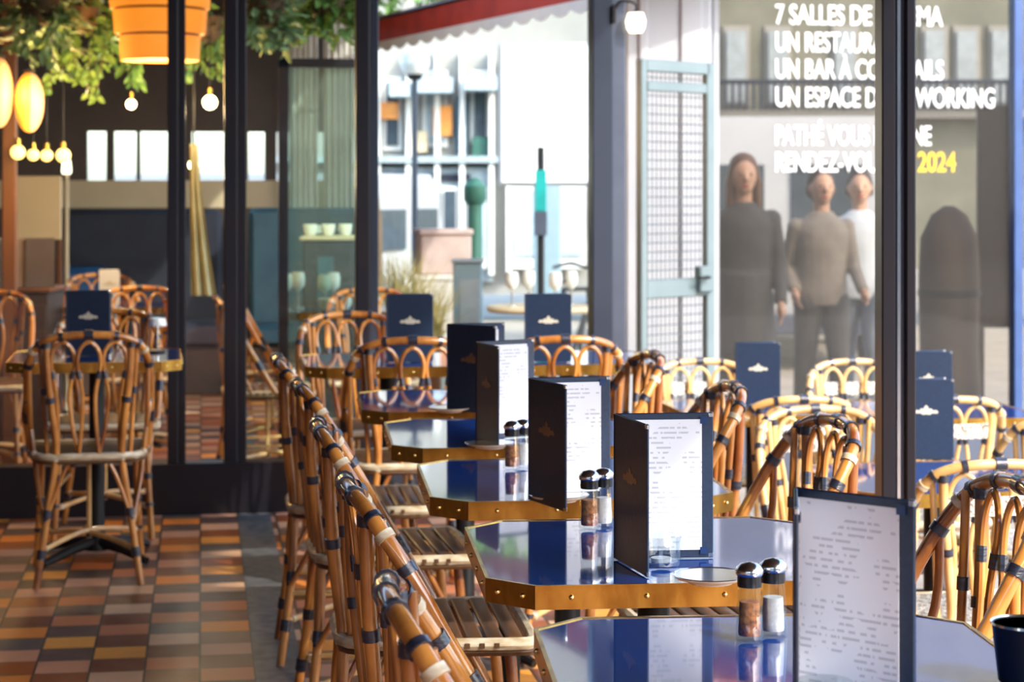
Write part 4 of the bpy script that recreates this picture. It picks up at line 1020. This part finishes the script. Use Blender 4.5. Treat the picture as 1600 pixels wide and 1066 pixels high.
# ------------------------------------------------------------------ people beyond the lettered glass
def person(label, px, d, top_py, facing, hair, top, bottom, long_hair=False, stride=.16, hold=0, skirt=False):
    z0 = -.24; base = W(px, d, z0); H = W(px, d, py=top_py).z-z0; k = H/1.75
    t = thing('person', label, 'person', base, facing, 'people walking beyond the shop glass')
    P = lambda x, y, z: Vector((x*k, y*k, z*k))
    def remesh(mb, name, mat, vox, par):
        o = mb.build(name, mat, par); md = o.modifiers.new('r', 'REMESH'); md.mode = 'VOXEL'; md.voxel_size = vox*k; md.use_smooth_shade = True
        ms = o.modifiers.new('s', 'SMOOTH'); ms.factor = .5; ms.iterations = 3
        bpy.context.view_layer.update()
        me = bpy.data.meshes.new_from_object(o.evaluated_get(bpy.context.evaluated_depsgraph_get())); o.modifiers.clear(); o.data = me
        if not me.materials: me.materials.append(mat)
        me.shade_smooth(); return o
    # local: figure looks towards -y
    def limbs(mb, e, legs=True, arms=True, torso=True, hands=True, lo=0.0):
        if torso:
            prof = [(.86, .150, .105), (.94, .163, .112), (1.04, .150, .104), (1.14, .148, .106), (1.26, .163, .113), (1.34, .170, .108), (1.40, .150, .092), (1.45, .085, .068), (1.48, .055, .05)]
            V = []
            for (z, rx, ry) in prof:
                for q in range(18): V.append(P((rx+e/k)*math.cos(q*PI/9), (ry+e/k)*math.sin(q*PI/9), z))
            mb.add(V, [tuple(range(18))[::-1], tuple(range(144, 162))]+[(i*18+q, i*18+(q+1) % 18, i*18+18+(q+1) % 18, i*18+18+q) for i in range(8) for q in range(18)])
        if legs:
            for s in (-1, 1):
                f = s*stride
                mb.tube([P(s*.085, 0, .92), P(s*.09, -f*.5-.02, .50), P(s*.09, -f*.6+.05*(s < 0), .09+lo)], [(.088+e)*k, (.06+e)*k, (.045+e)*k], 12)
                mb.ball(P(s*.085, 0, .88), (.095+e)*k, 0)
                mb.ball(P(s*.09, -f*.5-.02, .50), (.06+e)*k, 0)
        if arms:
            for s in (-1, 1):
                f = -s*stride*.8; bend = hold
                sh, el = P(s*.172, 0, 1.375), P(s*.215, f*.35+.02, 1.11)
                wr = P(s*.205, f*.7-.10-bend*.12, .87+bend*.18)
                mb.tube([sh, el], [(.047+e*.6)*k, (.038+e*.6)*k], 10); mb.ball(sh, (.050+e*.6)*k); mb.ball(el, (.039+e*.6)*k); mb.tube([el, wr], [(.037+e*.6)*k, (.028+e*.7)*k], 10)
                if hands:
                    dr_ = (wr-el).normalized(); mb.ball(wr+dr_*.045*k, (.030*k, .036*k, .050*k))
                    sdv = Vector((0, 1, 0))
                    for q in range(4):
                        o0 = wr+dr_*.08*k+sdv*(q-1.5)*.018*k; ln = (.065, .075, .072, .055)[q]
                        mb.tube([o0, o0+dr_*ln*.55*k+Vector((-s*.006*k, 0, 0)), o0+dr_*ln*k+Vector((-s*.02*k, -.004*k, 0))], [.0085*k, .008*k, .006*k], 6)
                    mb.tube([wr+dr_*.03*k-sdv*.03*k, wr+dr_*.065*k-sdv*.05*k, wr+dr_*.095*k-sdv*.055*k], [.010*k, .009*k, .007*k], 6)
    b = MB(); limbs(b, 0)
    for s in (-1, 1): b.ball(P(s*.09, -s*stride*.6-.05, .045), (.045*k, .125*k, .045*k))
    b.tube([P(0, 0, 1.40), P(0, -.012, 1.56)], [.058*k, .052*k], 10)
    b.ball(P(0, -.015, 1.635), (.076*k, .096*k, .112*k), 0, 16, 12); b.ball(P(0, -.055, 1.575), (.05*k, .05*k, .05*k))
    b.tube([P(0, -.105, 1.655), P(0, -.128, 1.615), P(0, -.108, 1.605)], [.010*k, .014*k, .012*k], 6)
    for s in (-1, 1): b.ball(P(s*.078, .0, 1.63), (.012*k, .022*k, .032*k))
    body = remesh(b, 'body', M['skin'], .0085, t)
    for s in (-1, 1): MB().ball(P(s*.031, -.098, 1.645), (.011*k, .006*k, .007*k)).build('eye', M['eye'], t)
    MB().ball(P(0, -.104, 1.575), (.024*k, .006*k, .007*k)).build('mouth', M['tail_red'], t)
    hr = MB(); hr.ball(P(0, .030, 1.690), (.090*k, .108*k, .092*k), 0, 16, 12); hr.ball(P(0, .035, 1.63), (.09*k, .085*k, .10*k), 0, 16, 12)
    for q in range(9 if long_hair else 7):
        a = R_(-20+q*27.5) if long_hair else R_(5+q*28.3); x, y = .078*math.cos(a), .075*math.sin(a)+.01
        ln = 1.36 if long_hair else 1.59
        hr.tube([P(x*.8, y*.8, 1.70), P(x*1.05, y*1.05, 1.60), P(x*(1.25 if long_hair else .95), y*1.05+.005, ln)], [.03*k, .034*k if long_hair else .024*k, .02*k], 8)
    h = remesh(hr, 'hair', M[hair], .011, t)
    tp2 = MB(); limbs(tp2, .017, legs=False, hands=False)
    if skirt:
        tp2.tube([P(0, 0, 1.05), P(0, 0, .80), P(0, .01, .58)], [.165*k, .19*k, .21*k], 18)
    tp2.tube([P(0, 0, 1.42), P(0, -.004, 1.48)], [.08*k, .068*k], 12)
    remesh(tp2, 'jacket', M[top], .012, t)
    tr2 = MB(); limbs(tr2, .014, torso=False, arms=False, lo=.02); tr2.ball(P(0, 0, .92), (.175*k, .128*k, .10*k))
    remesh(tr2, 'trousers', M[bottom], .012, t)
    for s in (-1, 1): MB().box(P(s*.09, -s*stride*.6-.055, .042), (.10*k, .27*k, .084*k), 0, 0, .035*k).build('shoe', M['rubber'], t)
    return t
FA = -YAW
person('person with long brown hair and dark coat walking towards us, left behind the shop glass', 1162, 12.5, 246, FA, 'hair_brown', 'coat_dark', 'trousers', True, .12, 0, True)
person('person in a grey-brown jacket walking towards us, middle of the three behind the shop glass', 1283, 13.0, 266, FA+R_(8), 'hair_dark', 'jacket_grey', 'trousers', False, .17, .5)
person('person in a pale blue shirt walking towards us, beside the black post', 1343, 13.8, 268, FA-R_(6), 'hair_dark', 'shirt_pale', 'jeans', False, .17, .2)

# grey-green building with railing beyond the shop glass
fg = thing('building', 'grey-green building with tall windows beyond the lettered glass', 'building')
wbox('wall', 1075, 1800, -600, 420, 23, 1.0, 'facade_green', fg)
for px in (1130, 1195, 1300, 1440, 1490, 1545):
    o = wbox('window', px, px+42, 40, 165, 22.95, .1, 'facade', fg); wbox('pane', px+6, px+36, 48, 160, 22.9, .06, 'shutter', o)
wbox('cornice', 1075, 1800, 172, 184, 22.7, .3, 'facade', fg)
rl = MB(); dd = 22.6
for k in range(46): a = W(1090+k*11, dd, py=128); b = W(1090+k*11, dd, py=172); rl.tube([a, b], .02, 5)
rl.tube([W(1085, dd, py=128), W(1600, dd, py=128)], .03, 6); rl.build('railing', M['frame_grey'], fg)
# stone steps behind the glass
stp = thing('stone_steps', 'low stone steps behind the shop glass, between the pavement chairs and the people', 'steps', W(1240, 11.0, -.24), -YAW)
for i in range(3): MB().box((.15, .15*i+.1, .10+.0+.10*i/2), (1.0, .30, .20+.10*i), 0, 0, .01).build('step', M['facade'], stp)
# dark board added for a reflection in the glass, and covered heater at the right
a, b = W(1528, 11.6, py=165), W(1592, 11.6, py=512)
bd = thing('reflection_board', 'tall dark board added in place of a reflection, right edge of the shop glass', 'board', W(1560, 11.6, -.24), -YAW)
MB().box((0, 0, (a.z+b.z)/2+.24), (.25, .05, a.z-b.z), 0, 0, .006).build('panel', M['brown_board'], bd)
for s in (-1, 1): MB().box((s*.10, .01, (b.z+.24)/2), (.035, .035, b.z+.24), 0, 0, .004).build('leg', M['brown_board'], bd)
ch = thing('covered_heater', 'standing heater under a dark brown fabric cover behind the yellow year', 'heater', W(1483, 11.3, -.24))
zt3 = W(1483, 11.3, py=322).z+.24
MB().lathe([(.20, .0), (.19, .25), (.165, .7), (.172, 1.1), (.16, zt3-.18), (.10, zt3-.05), (.03, zt3), (0, zt3)], seg=20).build('cover', M['brown_cloth'], ch)
MB().lathe([(.176, 1.0), (.178, 1.02), (.176, 1.04)], seg=20).build('strap', M['iron'], ch)
